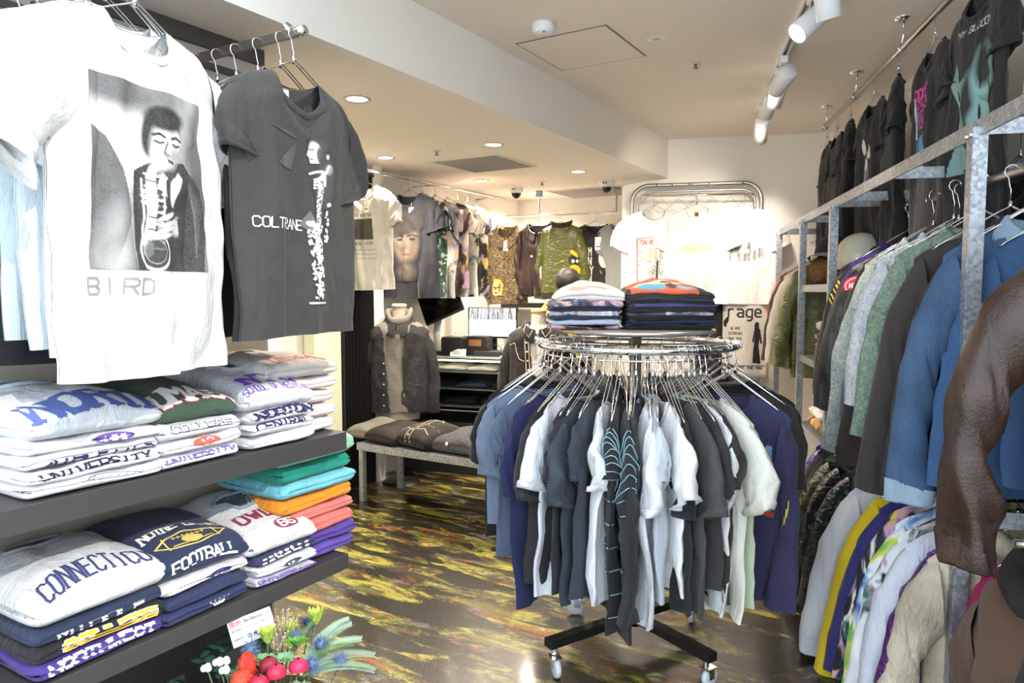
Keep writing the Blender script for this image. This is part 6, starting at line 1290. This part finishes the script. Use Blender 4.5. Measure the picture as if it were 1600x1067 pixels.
bloom('cockscomb_bloom', FX(-1.60, 1.22, .345), lambda g, p: g.grid(lambda a, b: p+Vector((.028*sin(pi*b)*cos(2*pi*a), .028*sin(pi*b)*sin(2*pi*a), .03*cos(pi*b)))*(1+.25*noise.noise((a*14, b*14, 5))), 40, 24, True), flat((214, 66, 40), .7, 0, 'petal'))
for p in [FX(-1.72, 1.20, .36), FX(-1.695, 1.22, .375), FX(-1.675, 1.225, .355), FX(-1.70, 1.245, .365)]: bloom('cotton_boll', p, lambda g, q: [g.ball(q+Vector((.007*cos(a), .007*sin(a), 0)), .010, 8, 6) for a in (0, 2.1, 4.2)], flat((240, 238, 232), .9, 0, 'cotton_boll'))
def protea(g, p):
    for k in range(20):
        a = k*2.4; d_ = Vector((cos(a)*(.25+.02*k), sin(a)*(.25+.02*k), 1)); leaf(g, p-Vector((0, 0, .02))+Vector((cos(a), sin(a), 0))*.004, d_, .008, .042+.0006*k, -.05)
for p in [FX(-1.655, 1.355, .40), FX(-1.61, 1.50, .41), FX(-1.66, 1.44, .38)]: bloom('protea_bloom', p, protea, flat((176, 196, 80), .6, 0, 'petal'))
def berries(g, p):
    for k in range(16): q = p+up(.035)+Vector((0, 0, rn.uniform(-.02, .03))); g.tube([p-Vector((0, 0, .06)), q], .0010, 4); g.ball(q, .0035, 6, 5)
bloom('berry_sprig', FX(-1.66, 1.42, .42), berries, flat((188, 168, 140), .7, 0, 'berry')); bloom('berry_sprig', FX(-1.65, 1.385, .385), berries, flat((188, 168, 140), .7, 0, 'berry'))
def rosette(g, p):
    for k in range(46): a = k*2.4; d_ = Vector((cos(a), sin(a), .3+.9*(1-k/46))); leaf(g, p+up(.008), d_, .006, .022+.0005*k, .2)
for p, c_ in [(FX(-1.64, 1.32, .345), (128, 176, 128)), (FX(-1.60, 1.36, .34), (140, 186, 140)), (FX(-1.60, 1.41, .37), (104, 158, 58)), (FX(-1.56, 1.23, .33), (120, 160, 110)), (FX(-1.47, 1.30, .32), (120, 150, 110)), (FX(-1.66, 1.26, .33), (90, 130, 100)), (FX(-1.54, 1.40, .33), (120, 160, 130))]: bloom('leaf_rosette', p, rosette, flat(c_, .6, 0, 'leaf'))
def eucal(p, d_, n=11):
    g = G(); d_ = d_.normalized(); g.tube([p, p+d_*.1-Vector((0, 0, .005)), p+d_*.2-Vector((0, 0, .02))], .002, 5)
    for k in range(n): q = k/n; a = 2.6*k; leaf(g, p+d_*.2*q, d_*.5+Vector((cos(a), sin(a), .3)), .017, .04, .1)
    obj('eucalyptus_sprig', g, LEAFD, t)
for a in ((-.1, .0, .25, -.9, .2, .5), (-.11, .02, .24, -1, -.2, .4), (-.08, .08, .24, -.8, .6, .6), (-.12, -.04, .22, -.8, -.7, .4), (-.06, -.06, .2, -.5, -.9, .6), (-.1, .05, .3, -.6, .2, .9)): eucal(Vector(a[:3]), Vector(a[3:]))
def frond(p, d_, L_, mat, w=.02, n=32, name='fern_frond'):
    g = G(); d_ = d_.normalized(); pts = [p+d_*L_*q-Vector((0, 0, .35*L_*q*q)) for q in [i/7 for i in range(8)]]; g.tube(pts, .0014, 4); s = d_.cross(Vector((0, 0, 1))).normalized()
    for k in range(n):
        q = (k+2)/(n+2); c = p+d_*L_*q-Vector((0, 0, .35*L_*q*q))
        for sg in (-1, 1): leaf(g, c, s*sg+d_*.8+Vector((0, 0, .25)), w*.04, w*(1.1-q*.7), .1)
    obj(name, g, mat, t)
for a, m_, w in [((.02, .08, .3, .7, .75, .8), LEAFB, .04), ((.04, .10, .28, .9, .5, .6), LEAFB, .04), ((.08, .06, .26, 1, .45, .35), LEAFB, .035), ((.02, .12, .3, .3, .9, .9), LEAFS, .05), ((.05, .1, .3, .7, .7, .5), LEAFS, .05), ((.06, .08, .3, .9, .6, .45), LEAFS, .05), ((.0, .14, .3, .35, .8, 1.0), LEAFS, .045), ((.1, .02, .26, 1, .1, .3), LEAFB, .035), ((.03, .1, .3, .55, .8, .7), LEAFS, .055), ((-.02, .1, .3, .1, .6, 1), LEAFB, .03)]:
    frond(Vector(a[:3]), Vector(a[3:]), .22, m_, w)
t = thing('message_card', 'white greeting card with red and black Japanese lettering stuck in the flowers', 'card', (-1.735, 1.365, .405), radians(56))
Mc = Matrix.Rotation(radians(-13), 3, 'Y') @ Matrix.Rotation(radians(-12), 3, 'X'); g = G(); g.box((0, 0, .0), (.125, .0015, .078), M=Mc); obj('card', g, flat((226, 228, 238), .6), t, False)
g = G(); g.tube([tuple(Mc @ Vector((0, .002, -.03))), (0, .01, -.20)], .0015, 5); obj('card_pick', g, flat((150, 120, 80), .7), t)
def jp(s_, x, z, size, c_):
    cu = bpy.data.curves.new('lettering', 'FONT'); cu.body = s_; cu.size = size; cu.extrude = .0001; cu.offset = .0002; cu.materials.append(flat(c_, .7)); tmp = bpy.data.objects.new('tmp', cu); COL.objects.link(tmp); bpy.context.view_layer.update()
    me = bpy.data.meshes.new_from_object(tmp.evaluated_get(bpy.context.evaluated_depsgraph_get())); bpy.data.objects.remove(tmp)
    o = bpy.data.objects.new('lettering', me); COL.objects.link(o); o.parent = t
    o.matrix_local = (Mc.to_4x4() @ Matrix.Translation((x, -.0012, z)) @ Matrix.Rotation(pi/2, 4, 'X'))
jp('御祝', -.058, .020, .017, (200, 40, 40)); jp('BerBerJin', -.018, .021, .0145, (40, 36, 44)); jp('様', .050, .023, .009, (200, 40, 40)); jp('株式会社 サーティーファイブサマーズ', -.056, .004, .0066, (50, 46, 56)); jp('代表取締役', -.056, -.022, .006, (50, 46, 56)); jp('寺本欣児', -.020, -.027, .018, (34, 32, 38))
